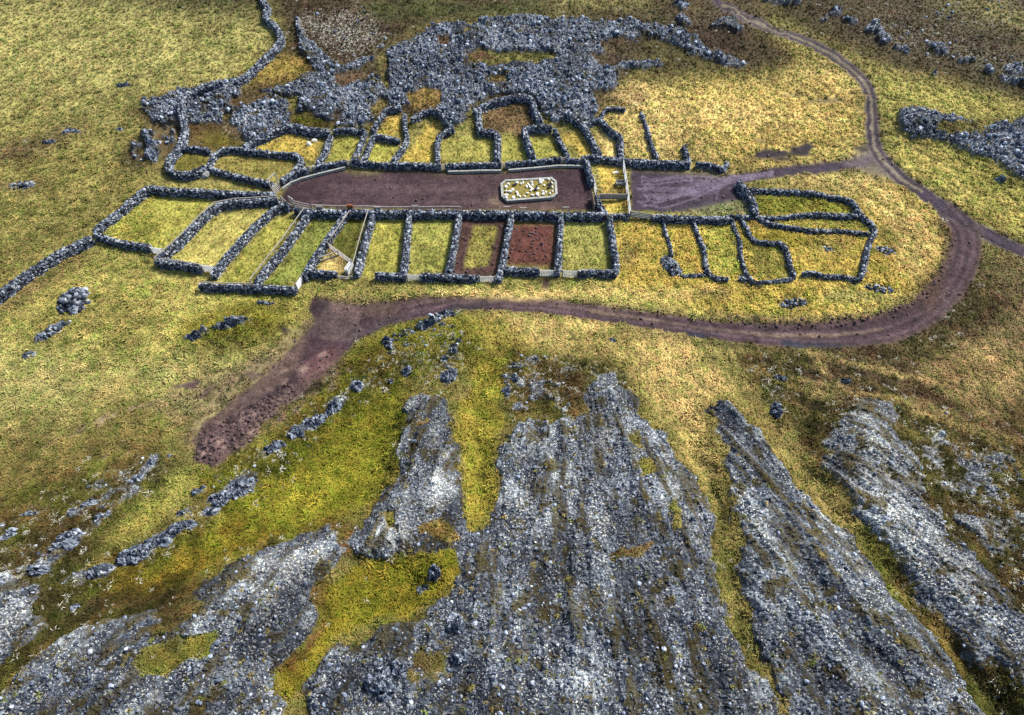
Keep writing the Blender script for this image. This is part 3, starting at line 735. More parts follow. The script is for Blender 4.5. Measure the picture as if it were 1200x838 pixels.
# wall stones and loose lava stones
def stone_mat(name, island, dark=1.0):
    t = NT(name)
    g = t.new("ShaderNodeNewGeometry"); pos = g.outputs['Position']
    if island is None:
        vo = t.new("ShaderNodeTexVoronoi"); vo.inputs['Scale'].default_value = 3.2; t.l(pos, vo.inputs['Vector'])
        sc_ = t.new("ShaderNodeSeparateColor"); t.l(vo.outputs['Color'], sc_.inputs[0]); r = sc_.outputs[0]
    else: r = g.outputs['Random Per Island'] if island else t.new("ShaderNodeObjectInfo").outputs['Random']
    c = rock_colour(t, pos, r, .66 if island else .45)
    c = t.mix(1.0, c, (dark, dark, dark), 'MULTIPLY')
    li = t.noise(pos, 4.0, 3, .6)
    c = t.mix(t.rng(li, .60, .70, 0, .8), c, (.44, .45, .43))
    t.l(c, t.b.inputs['Base Color'])
    t.bump(t.noise(pos, 16, 3, .7), .06)
    return t.m


MAT_STONE = stone_mat("wall stone", True, .80)
MAT_LAVA = stone_mat("lava stone", False, 1.35)


def plain(name, colr, var=.25, rough=.8, sc=6):
    t = NT(name); g = t.new("ShaderNodeNewGeometry"); n = t.noise(g.outputs['Position'], sc, 4, .7)
    c = t.mix(t.rng(n, .3, .7), tuple(v * (1 - var) for v in colr), tuple(min(1, v * (1 + var)) for v in colr))
    t.l(c, t.b.inputs['Base Color']); t.b.inputs['Roughness'].default_value = rough
    t.bump(n, .02)
    return t.m


M_CORE = plain("wall hearting", (.03, .03, .036))
M_WOOD = plain("weathered pale timber", (.30, .28, .26), .25)
M_WHITE = plain("galvanised gate metal", (.52, .54, .56), .15, .5)
M_RUST = plain("rusty brown boards", (.28, .10, .05), .35)
M_BROWN = plain("brown timber", (.22, .16, .12), .3)
M_CONC = plain("pale concrete", (.27, .28, .26), .45, sc=3)
M_WSTONE = plain("white stone", (.80, .78, .74), .12)
M_DSTONE = plain("black stone", (.035, .035, .042), .3)
M_CLOD = plain("earth clod", (.085, .055, .055), .7, sc=2)

# ------------------------------------------------------------------ the ground sheet, split by what lies on it
vs = np.arange(868, -32, -1.22)
ang = PITCH + np.arctan((vs - 419) / 800)
rows = []
for v_ in vs:
    rows.append(float(ground(np.array([600.]), np.array([v_]))[1][0]))
rows = np.array(rows)
lo = rows[0] - np.cumsum(.12 * 1.25 ** np.arange(1, 32)); hi = rows[-1] + np.cumsum(.35 * 1.16 ** np.arange(1, 46))
ys = np.concatenate([lo[::-1], rows, hi])
NC = 800
tc = np.linspace(-1, 1, NC)
ext = 1 + np.cumsum(.004 * 1.22 ** np.arange(1, 34))
ts = np.concatenate([-ext[::-1], tc, ext])
hw = (.75 * 1.07) * (np.clip(ys, 0, 130) * cp + (H - 3) * sp) + 1
X = ts[None, :] * hw[:, None]
Y = np.repeat(ys[:, None], len(ts), 1)
Z, M, RO, (r1, q1, g1, g2) = terrain(X, Y, True)
gx, gy = len(ts), len(ys)
rowd = np.gradient(ys)[:, None] + 0 * Z
Z = np.where(rowd > 1.5, h0(X, Y), Z)
V = np.stack([X, Y, Z], -1).reshape(-1, 3)
colr = M[..., :3].copy()
big_n = fbm(X / 6, Y / 6, 3, 71)
colr *= (0.70 + .60 * big_n)[..., None]
colr *= (1 - .30 * sst(.40, .25, M[..., :3].sum(-1)) * (1 - M[..., 3]))[..., None]
# light and dark mottles baked into the ground colour for shading of the grass
tn = fbm(X / 1.2, Y / 1.2, 4, 55, .7)
colr *= (1 + .55 * (tn - .5) * 2 * (1 - .3 * M[..., 3]))[..., None]
cols = np.concatenate([colr, np.ones_like(Z)[..., None]], -1).reshape(-1, 4).astype(np.float32)
msk = np.stack([RO, sst(.38, .62, M[..., 3] + .7 * (fbm(X / .6, Y / .6, 4, 61, .65) - .5)), M[..., 5], .62 * q1 + .38 * r1], -1).reshape(-1, 4).astype(np.float32)
s1_, s2_ = streak(X, Y)
stk = np.stack([s1_, s2_, sst(44, 36, Y), np.ones_like(Z)], -1).reshape(-1, 4).astype(np.float32)
ii = np.arange(gx * gy).reshape(gy, gx)
Fq = np.stack([ii[:-1, :-1], ii[:-1, 1:], ii[1:, 1:], ii[1:, :-1]], -1).reshape(-1, 4)
cx_ = X[:-1, :-1].ravel(); cy_ = Y[:-1, :-1].ravel()
fr = RO[:-1, :-1].ravel(); fs = msk[:, 1].reshape(gy, gx)[:-1, :-1].ravel(); ft = M[:-1, :-1, 7].ravel()
u_, v_ = project(cx_, cy_, 0 * cx_)
cls = np.zeros(len(Fq), int)
cls[(fs > .5)] = 3
cls[(fs > .5) & (ft > .35)] = 2
cls[(fs > .5) & (u_ < 720) & (u_ > 320) & (v_ > 190) & (v_ < 256)] = 4
cls[(fr > .5)] = 1
for k_, name in enumerate(["grassland", "lava_field", "dirt_track", "bare_earth", "fold_floor"]):
    F = Fq[cls == k_]
    us, inv = np.unique(F, return_inverse=True)
    me = mesh_np(name, V[us], inv.reshape(F.shape), smooth=(k_ != 1))
    for an, arr in (("col", cols), ("msk", msk), ("strk", stk)):
        a = me.color_attributes.new(an, 'FLOAT_COLOR', 'POINT')
        a.data.foreach_set('color', arr[us].ravel())
    link(name, me, MAT_GROUND, kind='structure')
del V, cols, stk, msk

# ------------------------------------------------------------------ dry stone walls
ph = (1 + 5 ** .5) / 2
ICO_V = np.array([(-1, ph, 0), (1, ph, 0), (-1, -ph, 0), (1, -ph, 0), (0, -1, ph), (0, 1, ph), (0, -1, -ph), (0, 1, -ph), (ph, 0, -1), (ph, 0, 1), (-ph, 0, -1), (-ph, 0, 1)]) / math.hypot(1, ph)
ICO_F = np.array([(0, 11, 5), (0, 5, 1), (0, 1, 7), (0, 7, 10), (0, 10, 11), (1, 5, 9), (5, 11, 4), (11, 10, 2), (10, 7, 6), (7, 1, 8), (3, 9, 4), (3, 4, 2), (3, 2, 6), (3, 6, 8), (3, 8, 9), (4, 9, 5), (2, 4, 11), (6, 2, 10), (8, 6, 7), (9, 8, 1)])


def stones(C, S, rz):
    """angular stones: centres C, half sizes S (n,3), yaw rz -> one vertex and face array"""
    n = len(C)
    B = ICO_V[None] * (1 + rng.uniform(-.28, .22, (n, 12, 1)))
    B = np.sign(B) * np.abs(B) ** .82 * S[:, None, :]
    tl = rng.normal(0, .22, n)
    c, s = np.cos(tl)[:, None], np.sin(tl)[:, None]
    x, z = B[..., 0] * c - B[..., 2] * s, B[..., 0] * s + B[..., 2] * c
    c, s = np.cos(rz)[:, None], np.sin(rz)[:, None]
    x, y = x * c - B[..., 1] * s, x * s + B[..., 1] * c
    Vv = np.stack([x, y, z], -1) + C[:, None, :]
    Ff = ICO_F[None] + (np.arange(n) * 12)[:, None, None]
    return Vv.reshape(-1, 3), Ff.reshape(-1, 3)


OX0, OY0, OS = -130.0, -10.0, .25
occ = np.zeros((int(160 / OS), int(260 / OS)), bool)


def occupy(x, y, r):
    xi = ((x - OX0) / OS).astype(int); yi = ((y - OY0) / OS).astype(int); k = int(math.ceil(r / OS))
    for a in range(-k, k + 1):
        for b in range(-k, k + 1):
            if (a * a + b * b) * OS * OS <= r * r:
                occ[np.clip(yi + b, 0, occ.shape[0] - 1), np.clip(xi + a, 0, occ.shape[1] - 1)] = True


def resample(x, y, step):
    d = np.concatenate([[0], np.cumsum(np.hypot(np.diff(x), np.diff(y)))])
    n = max(2, int(round(d[-1] / step)) + 1)
    t = np.linspace(0, d[-1], n)
    X_, Y_ = np.interp(t, d, x), np.interp(t, d, y)
    tx, ty = np.gradient(X_), np.gradient(Y_); L = np.hypot(tx, ty) + 1e-9
    return X_, Y_, tx / L, ty / L, t


def wall(pts, label, h=1.15, w=.9, size=.145, group="dry stone walls of the sheep fold", loose=0.0, curve=True, cat='stone wall', name='stone_wall', tumbled=0.0):
    p = smooth_pts(pts, 5) if curve and len(pts) > 2 else np.asarray(pts, float)
    x, y = ground(p[:, 0], p[:, 1], h * .5)
    x, y, tx, ty, t = resample(x, y, .42)
    x = x + .12 * (fbm(t / 3, t * 0 + h, 2, 5) - .5); nx, ny = -ty, tx
    z = terrain(x, y)
    z = np.convolve(np.pad(z, 3, mode='edge'), np.ones(7) / 7, 'valid')
    hh = h * (1 + .22 * (vn(t / 2.2, t * 0, 9) - .5) * (1 + 3 * tumbled)); ww = w * (1 + .25 * (vn(t / 3.1, t * 0, 4) - .5) * (1 + 2 * tumbled))
    root = empty(name, (float(x.mean()), float(y.mean()), float(z.mean())), label=label, cat=cat, group=group)
    o = np.array([x.mean(), y.mean(), z.mean()])
    occupy(x, y, w * .5 + .12)
    # hearting
    prof = [(-.42, -.4), (-.36, .55), (-.26, .86), (.26, .86), (.36, .55), (.42, -.4)]
    Vc = np.stack([np.stack([x + nx * a * ww, y + ny * a * ww, z + b * hh], -1) for a, b in prof], 1)
    n, k = len(x), len(prof)
    idx = np.arange(n * k).reshape(n, k)
    Fc = np.stack([idx[:-1, :], idx[1:, :], np.roll(idx, -1, 1)[1:, :], np.roll(idx, -1, 1)[:-1, :]], -1).reshape(-1, 4)
    caps = np.array([[idx[e, 0], idx[e, 1], idx[e, 4], idx[e, 5]] for e in (0, -1)] + [[idx[e, 1], idx[e, 2], idx[e, 3], idx[e, 4]] for e in (0, -1)])
    me = mesh_np("core", (Vc.reshape(-1, 3) - o), np.vstack([Fc, caps]))
    link("core", me, M_CORE, root)
    C, S, R = [], [], []
    step = size * 1.75
    L = t[-1]
    yaw = lambda tt: np.interp(tt, t, np.unwrap(np.arctan2(ty, tx)))
    I = lambda tt, a: np.interp(tt, t, a)

    def put(tt, off, up, s, js=.25):
        xx = I(tt, x) + I(tt, nx) * off; yy = I(tt, y) + I(tt, ny) * off; zz = I(tt, z) + up
        C.append(np.stack([xx, yy, zz], -1)); m_ = len(tt)
        f = rng.uniform(1 - js, 1 + js * 1.3, (m_, 1))
        S.append(np.stack([rng.uniform(.85, 1.25, m_), rng.uniform(.75, 1.1, m_), rng.uniform(.6, .9, m_)], -1) * s * f)
        R.append(yaw(tt) + rng.normal(0, .35, m_))

    nl = max(1, int(round(h / (size * 1.45))))
    for side in (-1, 1):
        for j in range(nl):
            f = (j + .35) / nl
            tt = np.arange(rng.uniform(0, step), L + .02, step); tt = tt + rng.normal(0, size * .2, len(tt))
            half = I(tt, ww) * (.5 - .14 * f) - size * .35
            put(tt, side * half + rng.normal(0, .025, len(tt)), I(tt, hh) * f * .93, size)
    na = max(1, int(round(w * .72 / (size * 1.7))))
    for j in range(na):
        a = (j + .5) / na - .5
        tt = np.arange(rng.uniform(0, step), L + .02, step); tt = tt + rng.normal(0, size * .25, len(tt))
        put(tt, a * I(tt, ww) * .72 + rng.normal(0, .03, len(tt)), I(tt, hh) * .92 + rng.normal(0, .04, len(tt)), size * 1.03, .35)
    for e in (0.0, L):      # ends
        mm = nl * 3
        put(np.full(mm, e) + rng.normal(0, .04, mm), rng.uniform(-.32, .32, mm) * w, rng.uniform(0, .85, mm) * h, size)
    nf = int(L * (1.0 + 6 * loose))   # fallen stones at the foot
    tt = rng.uniform(0, L, nf); sg = rng.choice([-1, 1], nf)
    off = sg * (w * .5 + np.abs(rng.normal(0, .12 + .5 * loose, nf)))
    put(tt, off, 0.03 * np.ones(nf), size * .72, .4)
    C = np.vstack(C); S = np.vstack(S); R = np.concatenate(R)
    Vs, Fs = stones(C - o, S, R)
    link("stones", mesh_np("stones", Vs, Fs), MAT_STONE, root, kind='stuff')
    return root


def pos_on_wall(pts, h, side, up):
    """points along a wall's edge, for the rails on it"""
    p = smooth_pts(pts, 5) if len(pts) > 2 else np.asarray(pts, float)
    x, y = ground(p[:, 0], p[:, 1], h * .5)
    x, y, tx, ty, t = resample(x, y, 2.4)
    return x - ty * side, y + tx * side, terrain(x, y) + up


TALL = dict(h=1.0, w=.70, size=.14)
LW = dict(h=.6, w=.48, size=.125, loose=.25, tumbled=.5, group="low dry stone walls of the eastern pens")
NW_ = dict(h=.82, w=.58, size=.14)
W_ = {}
WALLS = [
    ("field", [(-70, 392), (0, 347), (33, 323), (67, 302), (107, 281)], "long grey field wall running from the left edge to the first big pen", dict(h=1.1, w=.95, group="field walls")),
    ("nwpen", [(112, 273), (147, 244), (166, 228), (174, 222), (205, 225), (258, 228), (322, 230)], "tall dark wall bending round the far sides of the leftmost near pen", dict(h=1.02, w=.74, curve=False)),
    ("penbot", [(113, 276), (139, 285), (176, 291)], "short wall closing the near side of the leftmost pen up to its small gate", TALL),
    ("pen2", [(326, 236), (289, 238), (260, 240), (247, 248), (226, 269), (205, 290), (184, 308), (210, 311), (236, 315)], "railed wall bending round the second near pen from the left", dict(h=1.02, w=.74, curve=False)),
    ("div1", [(333, 242), (315, 252), (294, 272), (268, 301), (250, 324)], "slanting dividing wall with a free near end beside the second small gate from the left", TALL),
    ("div2", [(363, 250), (336, 288), (310, 320), (300, 334)], "slanting dividing wall railed on its left edge, meeting the leftmost outer wall", TALL),
    ("bot1", [(235, 337), (294, 338), (347, 341)], "free standing outer wall, lowest and leftmost on the near side", TALL),
    ("div3", [(406, 251), (385, 281), (369, 304), (357, 326)], "slanting dividing wall on the left of the pen crossed by timber hurdles", TALL),
    ("bot2", [(363, 320), (394, 323)], "short near wall below the timber hurdles, left of the open gate", TALL),
    ("div4", [(438, 251), (427, 288), (418, 322)], "dividing wall on the right of the pen crossed by timber hurdles", TALL),
    ("div5", [(480, 250), (473, 320)], "dividing wall between the two plain green pens right of the hurdle pen", TALL),
    ("bot3", [(441, 324), (475, 325)], "near outer wall stub with a rounded free left end, right of the open gap", TALL),
    ("div6", [(539, 251), (526, 320)], "dividing wall on the left of the earth-edged pen", TALL),
    ("bot4", [(494, 325), (560, 327)], "near outer wall stretch directly left of the gate below the earth-edged pen", TALL),
    ("div7", [(600, 251), (588, 312), (584, 330)], "dividing wall on the left of the pen of bare red earth", TALL),
    ("bot5", [(592, 317), (631, 319)], "near outer wall below the pen of bare red earth", TALL),
    ("div8", [(658, 253), (653, 321)], "dividing wall on the right of the pen of bare red earth", TALL),
    ("bot6", [(678, 321), (722, 321)], "near outer wall stretch at the right hand corner of the last tall walled pen", TALL),
    ("div9", [(714, 256), (719, 288), (722, 318)], "right hand side wall of the last tall walled near pen", TALL),
    ("south", [(346, 247), (370, 250), (487, 251), (576, 252), (640, 253), (692, 254), (708, 254)], "long wall along the near side of the brown oval floor, where the near pens begin", dict(h=1.05, w=.76)),
    ("swcorner", [(330, 240), (340, 244)], "stub of wall between the gate posts at the left tip of the brown floor", TALL),
    ("midlow", [(717, 254), (736, 255)], "short low wall below the small split pen at the right end of the brown floor", NW_),
    ("yardwall", [(765, 256), (796, 257), (822, 258), (846, 258), (859, 256)], "wall along the near edge of the gravel yard marked by wheels", dict(h=.95, w=.75, size=.16)),
    ("yardwall2", [(862, 255), (874, 255), (886, 254)], "stub of low wall joining the yard wall to the eastern pens", LW),
    ("eastend", [(687, 190), (691, 206), (694, 216)], "far half of the wall closing the right end of the brown floor", TALL),
    ("eastend2", [(699, 231), (703, 243), (711, 254)], "near half of the wall closing the right end of the brown floor", TALL),
    ("n1", [(330, 213), (345, 205), (362, 200)], "curved wall stretch at the far left tip of the brown floor", NW_),
    ("n2", [(368, 198), (387, 194), (406, 192)], "wall on the far side of the brown floor between its first two little gates", NW_),
    ("n3", [(413, 191), (450, 194), (500, 195), (516, 196)], "long wall on the far side of the brown floor left of the middle little gate", NW_),
    ("n4", [(523, 196), (550, 195), (586, 194)], "wall on the far side of the brown floor before the widest bright far pen", NW_),
    ("n5", [(594, 193), (625, 191), (657, 188)], "wall on the far side of the brown floor above the concrete bed", NW_),
    ("n6", [(663, 188), (678, 190)], "wall stub between the two rightmost little gates of the far side", NW_),
    ("n7", [(682, 187), (697, 186), (728, 190), (744, 191), (770, 192), (808, 193)], "wall running right from the brown floor along the far edge of the gravel yard", dict(h=.95, w=.8)),
    ("n8", [(817, 193), (835, 195), (846, 199), (852, 192)], "last wall stretch by the yard entrance, hooked at its right end", dict(h=.8, w=.7, size=.16, loose=.2)),
    ("l1a", [(285, -70), (307, -2), (314, 10), (311, 22), (324, 33), (329, 50), (311, 70), (291, 89), (277, 99)], "winding dark wall coming down from the top edge to the lava", dict(h=1.0, w=.9, loose=.3, group="field walls")),
    ("l1b", [(264, 104), (234, 114), (217, 124), (216, 140), (217, 156), (212, 172), (201, 186), (197, 196), (205, 204), (218, 206), (232, 203), (242, 197)], "wall curling down from the lava round the smallest rounded pen on the far left", dict(h=1.0, w=.85, loose=.1)),
    ("l1c", [(217, 175), (232, 175), (246, 178)], "short low wall across the top of the smallest rounded pen", dict(h=.7, w=.6, loose=.3)),
    ("l2", [(244, 197), (251, 184), (261, 178), (273, 176), (288, 178), (315, 181), (345, 183), (353, 190), (348, 198), (339, 208), (330, 214)], "dark wall looping over the far side of the long low pen at the left", NW_),
    ("l2b", [(246, 199), (264, 204), (292, 211), (320, 217)], "wall along the near side of the long low pen at the left", NW_),
    ("l3", [(288, 175), (300, 168), (312, 163), (327, 156), (346, 152), (363, 156), (387, 158)], "rough wall dividing the lava from the pen with two white stones", dict(h=.95, w=.95, loose=.4)),
    ("l4", [(388, 161), (382, 177), (372, 194)], "dividing wall on the right of the pen with two white stones", NW_),
    ("l5", [(392, 156), (410, 156), (430, 158)], "wall across the lava end of the small pen next to the white stones' pen", NW_),
    ("l6", [(427, 161), (420, 178), (414, 190)], "left one of two close dividing walls with a dark narrow gap between them", NW_),
    ("l7", [(438, 162), (432, 175), (426, 189)], "right one of two close dividing walls with a dark narrow gap between them", NW_),
    ("l8", [(437, 156), (445, 143), (455, 133), (470, 131)], "wall round the lava side of the small golden upper pen", NW_),
    ("l9", [(440, 161), (453, 163), (468, 166)], "cross wall between the small golden upper pen and the green one below it", NW_),
    ("l10", [(474, 137), (475, 152), (477, 165), (470, 177), (461, 190)], "winding wall on the right of the two stacked small pens", NW_),
    ("l11", [(483, 143), (498, 136), (513, 137), (523, 148), (531, 155), (523, 157), (514, 164), (512, 177), (513, 191)], "wall hooking from the lava down the left side of the widest far pen", NW_),
    ("l13", [(561, 132), (561, 147), (563, 156), (577, 157), (583, 160), (583, 175), (583, 190)], "stepped wall down the right side of the widest bright far pen", dict(h=1.0, w=.85, curve=False)),
    ("l14", [(556, 135), (570, 126), (587, 121), (607, 118), (622, 121), (627, 133), (633, 146)], "arched wall around the brown turf pocket at the edge of the lava", dict(h=.9, w=.9, loose=.3)),
    ("l15", [(646, 153), (633, 151), (614, 153), (618, 170), (625, 186)], "wall over the top and left side of the small square pen at the far side", dict(h=1.0, w=.85, curve=False)),
    ("l16", [(650, 155), (658, 170), (666, 186)], "dividing wall on the right of the small square pen at the far side", NW_),
    ("l17", [(662, 140), (680, 148), (686, 154), (694, 168), (703, 184)], "dividing wall running from the lava's corner to the far side's last little gate", dict(h=.9, w=.75)),
    ("l18", [(684, 150), (698, 144), (704, 144), (714, 154), (726, 162), (727, 174), (729, 188)], "crooked wall between the last far pen and the straw meadow", dict(h=.85, w=.75, loose=.15)),
    ("l18b", [(704, 142), (708, 132), (720, 129), (732, 131)], "low tumbled wall from the lava towards the domed tussock", LW),
    ("l19", [(751, 134), (758, 150), (762, 166), (770, 186)], "thin low wall standing alone in the straw meadow", LW),
    ("l20", [(801, 173), (804, 180), (807, 191)], "very short wall spur on the far side of the gravel yard", dict(h=.8, w=.7, size=.15)),
    ("e1", [(865, 215), (875, 226), (882, 240), (885, 253)], "stout wall closing the right end of the gravel yard", dict(h=1.0, w=.85, loose=.2)),
    ("e2", [(876, 224), (898, 224), (932, 226), (957, 228), (974, 232), (991, 234), (1001, 242), (1007, 253), (1020, 265), (1023, 275), (1018, 286), (1012, 303), (1009, 320), (1005, 332)], "long curving outer wall around the eastern pens", dict(LW, h=.7, w=.55)),
    ("e3", [(890, 257), (913, 256), (941, 253), (964, 253), (1003, 255)], "upper one of two walls crossing the eastern pens from left to right", dict(LW, h=.68, w=.55)),
    ("e4", [(885, 256), (900, 262), (930, 269), (957, 273), (987, 274), (1016, 277)], "lower one of two walls crossing the eastern pens from left to right", LW),
    ("e5", [(1003, 334), (984, 329), (963, 329), (949, 325), (939, 326)], "low wall along the near edge of the largest eastern pen", LW),
    ("e6", [(869, 258), (877, 272), (882, 283), (898, 288), (913, 289), (921, 301), (924, 316), (928, 330)], "winding wall with a double bend between two eastern pens", LW),
    ("e7", [(857, 258), (862, 271), (867, 285), (868, 304), (873, 322), (880, 331), (888, 335), (909, 334), (926, 332)], "thin wall down and around the bottom of the pen left of the double bend", dict(LW, h=.5, w=.4)),
    ("e8", [(813, 262), (819, 279), (825, 293), (827, 308), (830, 321), (840, 327), (853, 328)], "low wall on the left of the bright green eastern pen, hooked at its foot", LW),
    ("e9", [(798, 324), (812, 323), (826, 323)], "line of half sunken stones closing the narrow golden pen", dict(LW, h=.35, w=.4)),
    ("e10", [(777, 261), (781, 276), (785, 287), (787, 299)], "broken thin wall nearest the yard gate, ending above a heap of stones", dict(LW, h=.5, w=.42)),
    ("e11", [(866, 328), (874, 330)], "tiny remnant of wall foot at the gap below the bright green eastern pen", dict(LW, h=.4, w=.5)),
]
for key, pts, lab, kw in WALLS:
    W_[key] = wall(pts, lab, **kw)


def pile(u, v, a, b, rot, label, h=.9, size=.2, n=150):
    x, y = ground(np.array([u, ], float), np.array([v], float), h * .3); x, y = float(x[0]), float(y[0]); z = float(terrain(np.array([x]), np.array([y]))[0])
    t = rng.uniform(0, 2 * np.pi, n); r = np.sqrt(rng.uniform(0, 1, n))
    px, py = a * r * np.cos(t), b * r * np.sin(t)
    hz = h * np.clip(1 - r ** 1.5, 0, 1) * rng.uniform(.5, 1, n)
    c, s = math.cos(rot), math.sin(rot)
    wx, wy = px * c - py * s, px * s + py * c
    zz = terrain(x + wx, y + wy) - z
    occupy(x + wx, y + wy, .3)
    Vs, Fs = stones(np.stack([wx, wy, hz + zz], -1), rng.uniform(.6, 1.3, (n, 1)) * size * rng.uniform(.8, 1.2, (n, 3)), rng.uniform(0, 6, n))
    me = mesh_np("stone_pile", Vs, Fs)
    r = empty("stone_pile", (x, y, z), label=label, cat='stone heap')
    link("stones", me, MAT_STONE, r, kind='stuff')
    return r


pile(85, 351, 1.6, 1.9, 0, "dark rounded heap of stones in the grass below the field wall", 1.3, .26, 190)
pile(60, 388, 2.1, .6, .8, "thin elongated strip of stones below the dark rounded heap", .5, .22, 80)
pile(34, 416, .7, .4, .3, "few small stones left of the elongated strip", .25, .18, 22)
pile(787, 312, .85, 1.7, .45, "heap of stones at the foot of the broken thin wall", .8, .2, 150)
pile(968, 287 + 8, 0.9, .5, .2, "sunken stones in the middle of the largest eastern pen", .12, .13, 24)
pile(1036, 297, 1.2, .8, 0, "scatter of stones on the knoll outside the curving wall", .35, .17, 50)
pile(929, 358, 1.6, .6, .2, "dark stones in the grass inside the loop of the track", .3, .16, 50)
pile(1030, 341, 2.2, .5, -.1, "half buried stones beyond the corner of the eastern pens", .25, .16, 40)
pile(26, 217, 1.8, .7, 0, "low dark stones on the meadow at the left edge", .3, .2, 40)

# ------------------------------------------------------------------ gates, hurdles, rails
def box(V, F, a, b, c0=(0, 0, 0), ax=None):
    """box from a to b along x with half-sizes, appended to V, F"""
    pass


def bar(p, q, w, d):
    """a squared bar from p to q, w wide, d deep -> verts, faces"""
    p = np.array(p, float); q = np.array(q, float); t = q - p; L = np.linalg.norm(t); t = t / L
    up = np.array([0, 0, 1.]) if abs(t[2]) < .9 else np.array([1., 0, 0])
    s = np.cross(t, up); s /= np.linalg.norm(s); u = np.cross(s, t)
    vv = [e + s * w / 2 * a + u * d / 2 * b for e in (p, q) for a, b in ((-1, -1), (1, -1), (1, 1), (-1, 1))]
    ff = [(0, 1, 2, 3), (7, 6, 5, 4), (0, 4, 5, 1), (1, 5, 6, 2), (2, 6, 7, 3), (3, 7, 4, 0)]
    return np.array(vv), np.array(ff)


def part(name, bars, mat, root, **k):
    VV, FF, n = [], [], 0
    for v, f in bars:
        VV.append(v); FF.append(f + n); n += len(v)
    return link(name, mesh_np(name, np.vstack(VV), np.vstack(FF)), mat, root, **k)


def at(u, v, zoff=0):
    x, y = ground(np.array([float(u)]), np.array([float(v)]), zoff)
    x, y = float(x[0]), float(y[0])
    return x, y, float(terrain(np.array([x]), np.array([y]))[0])


def gate(p, q, label, h=1.05, mat=None, rails=5, bars=0, name='gate', cat='gate', group=None, rw_=.06, posts=True, th=.06, offs=None):
    """p, q: picture points of the gate's middle height at either end"""
    mat = mat or M_WHITE
    a = at(*p, h * .5); b = at(*q, h * .5)
    L = math.hypot(b[0] - a[0], b[1] - a[1]); rz = math.atan2(b[1] - a[1], b[0] - a[0]); dz = b[2] - a[2]
    root = empty(name, a, rz, label=label, cat=cat, group=group)
    Pp = lambda s, z: (s, 0, z + dz * s / L)
    if posts:
        part("post", [bar(Pp(0.0, -.15), Pp(0.0, h + .15), .11, .11)], M_WOOD, root); part("post", [bar(Pp(L, -.15), Pp(L, h + .15), .11, .11)], M_WOOD, root)
    for i in range(rails):
        z = .12 + (h - .17) * i / max(1, rails - 1)
        part("rail", [bar(Pp(.06, z), Pp(L - .06, z), rw_, th)], mat, root)
    for i in range(bars):
        s = .1 + (L - .2) * i / (bars - 1)
        part("upright", [bar((s, .045, .08 + dz * s / L), (s, .045, h + .02 + dz * s / L), .03, .055)], mat, root)
    n = max(3, int(L / .3)); occupy(np.linspace(a[0], b[0], n), np.linspace(a[1], b[1], n), .2)
    return root


g_out = "small pale gates in the near outer wall"
gate((177, 293), (192, 295), "pale gate at the near corner of the leftmost pen", bars=8, group=g_out, rw_=.1)
gate((237, 314.5), (253, 316), "pale gate between the second pen and the free end of the slanting wall", bars=8, group=g_out, rw_=.1)
gate((348, 337), (354, 327), "slanting pale gate at the right end of the lowest leftmost outer wall", bars=6, group=g_out, rw_=.1)
gate((477, 326), (493, 326), "pale barred gate below the plain green pen with a worn patch", bars=9, group=g_out)
gate((562, 328), (580, 328), "pale barred gate below the pen with earth-edged grass", bars=9, group=g_out)
gate((632, 320), (650, 320.5), "pale barred gate below the pen of bare red earth", bars=9, group=g_out)
gate((659, 321), (677, 321.5), "pale barred gate below the rightmost tall walled pen", bars=9, group=g_out)
gate((396, 325), (413, 326), "low timber sill rails across the gap below the hurdles", h=.5, rails=2, mat=M_WOOD, name='barrier', cat='barrier', rw_=.12)
gate((407, 320), (414, 309), "open white gate leaf swung inwards below the hurdles", h=1.0, rails=5, bars=5, rw_=.12, mat=M_WHITE, posts=False, th=.1)
gate((404.5, 319), (411, 309.5), "second open white gate leaf leaning beside the first one", h=1.0, rails=4, bars=3, rw_=.1, mat=M_WHITE, posts=False, th=.1)
gate((385, 288), (413, 308), "long weathered hurdle slanting across the dark green pen", h=.9, rails=4, bars=6, mat=M_WOOD, name='hurdle', cat='hurdle', rw_=.1)
gate((374, 304), (397, 296), "shorter hurdle with open squares joining the long one", h=.75, rails=2, bars=6, mat=M_WOOD, name='hurdle', cat='hurdle', rw_=.1)
# far left gate cluster
gate((320, 225), (327, 218), "pale gate at the left tip of the brown floor on its far side", h=1.2, rails=5, bars=4, mat=M_WOOD, rw_=.12)


def frame(p, q, label, h=1.6, mat=None, group=None, name='door_frame', board=False, th=.1):
    mat = mat or M_WOOD
    a = at(*p, h * .5); b = at(*q, h * .5); L = math.hypot(b[0] - a[0], b[1] - a[1]); rz = math.atan2(b[1] - a[1], b[0] - a[0])
    r = empty(name, a, rz, label=label, cat='door frame', group=group)
    part("post", [bar((0, 0, -.1), (0, 0, h), th, th)], mat, r); part("post", [bar((L, 0, -.1), (L, 0, h), th, th)], mat, r)
    part("lintel", [bar((-.06, 0, h + th / 2), (L + .06, 0, h + th / 2), th, th)], mat, r)
    if board: part("door_board", [bar((.06, .04, h * .5), (L - .06, .04, h * .5), .04, h * .86)], board, r)
    return r


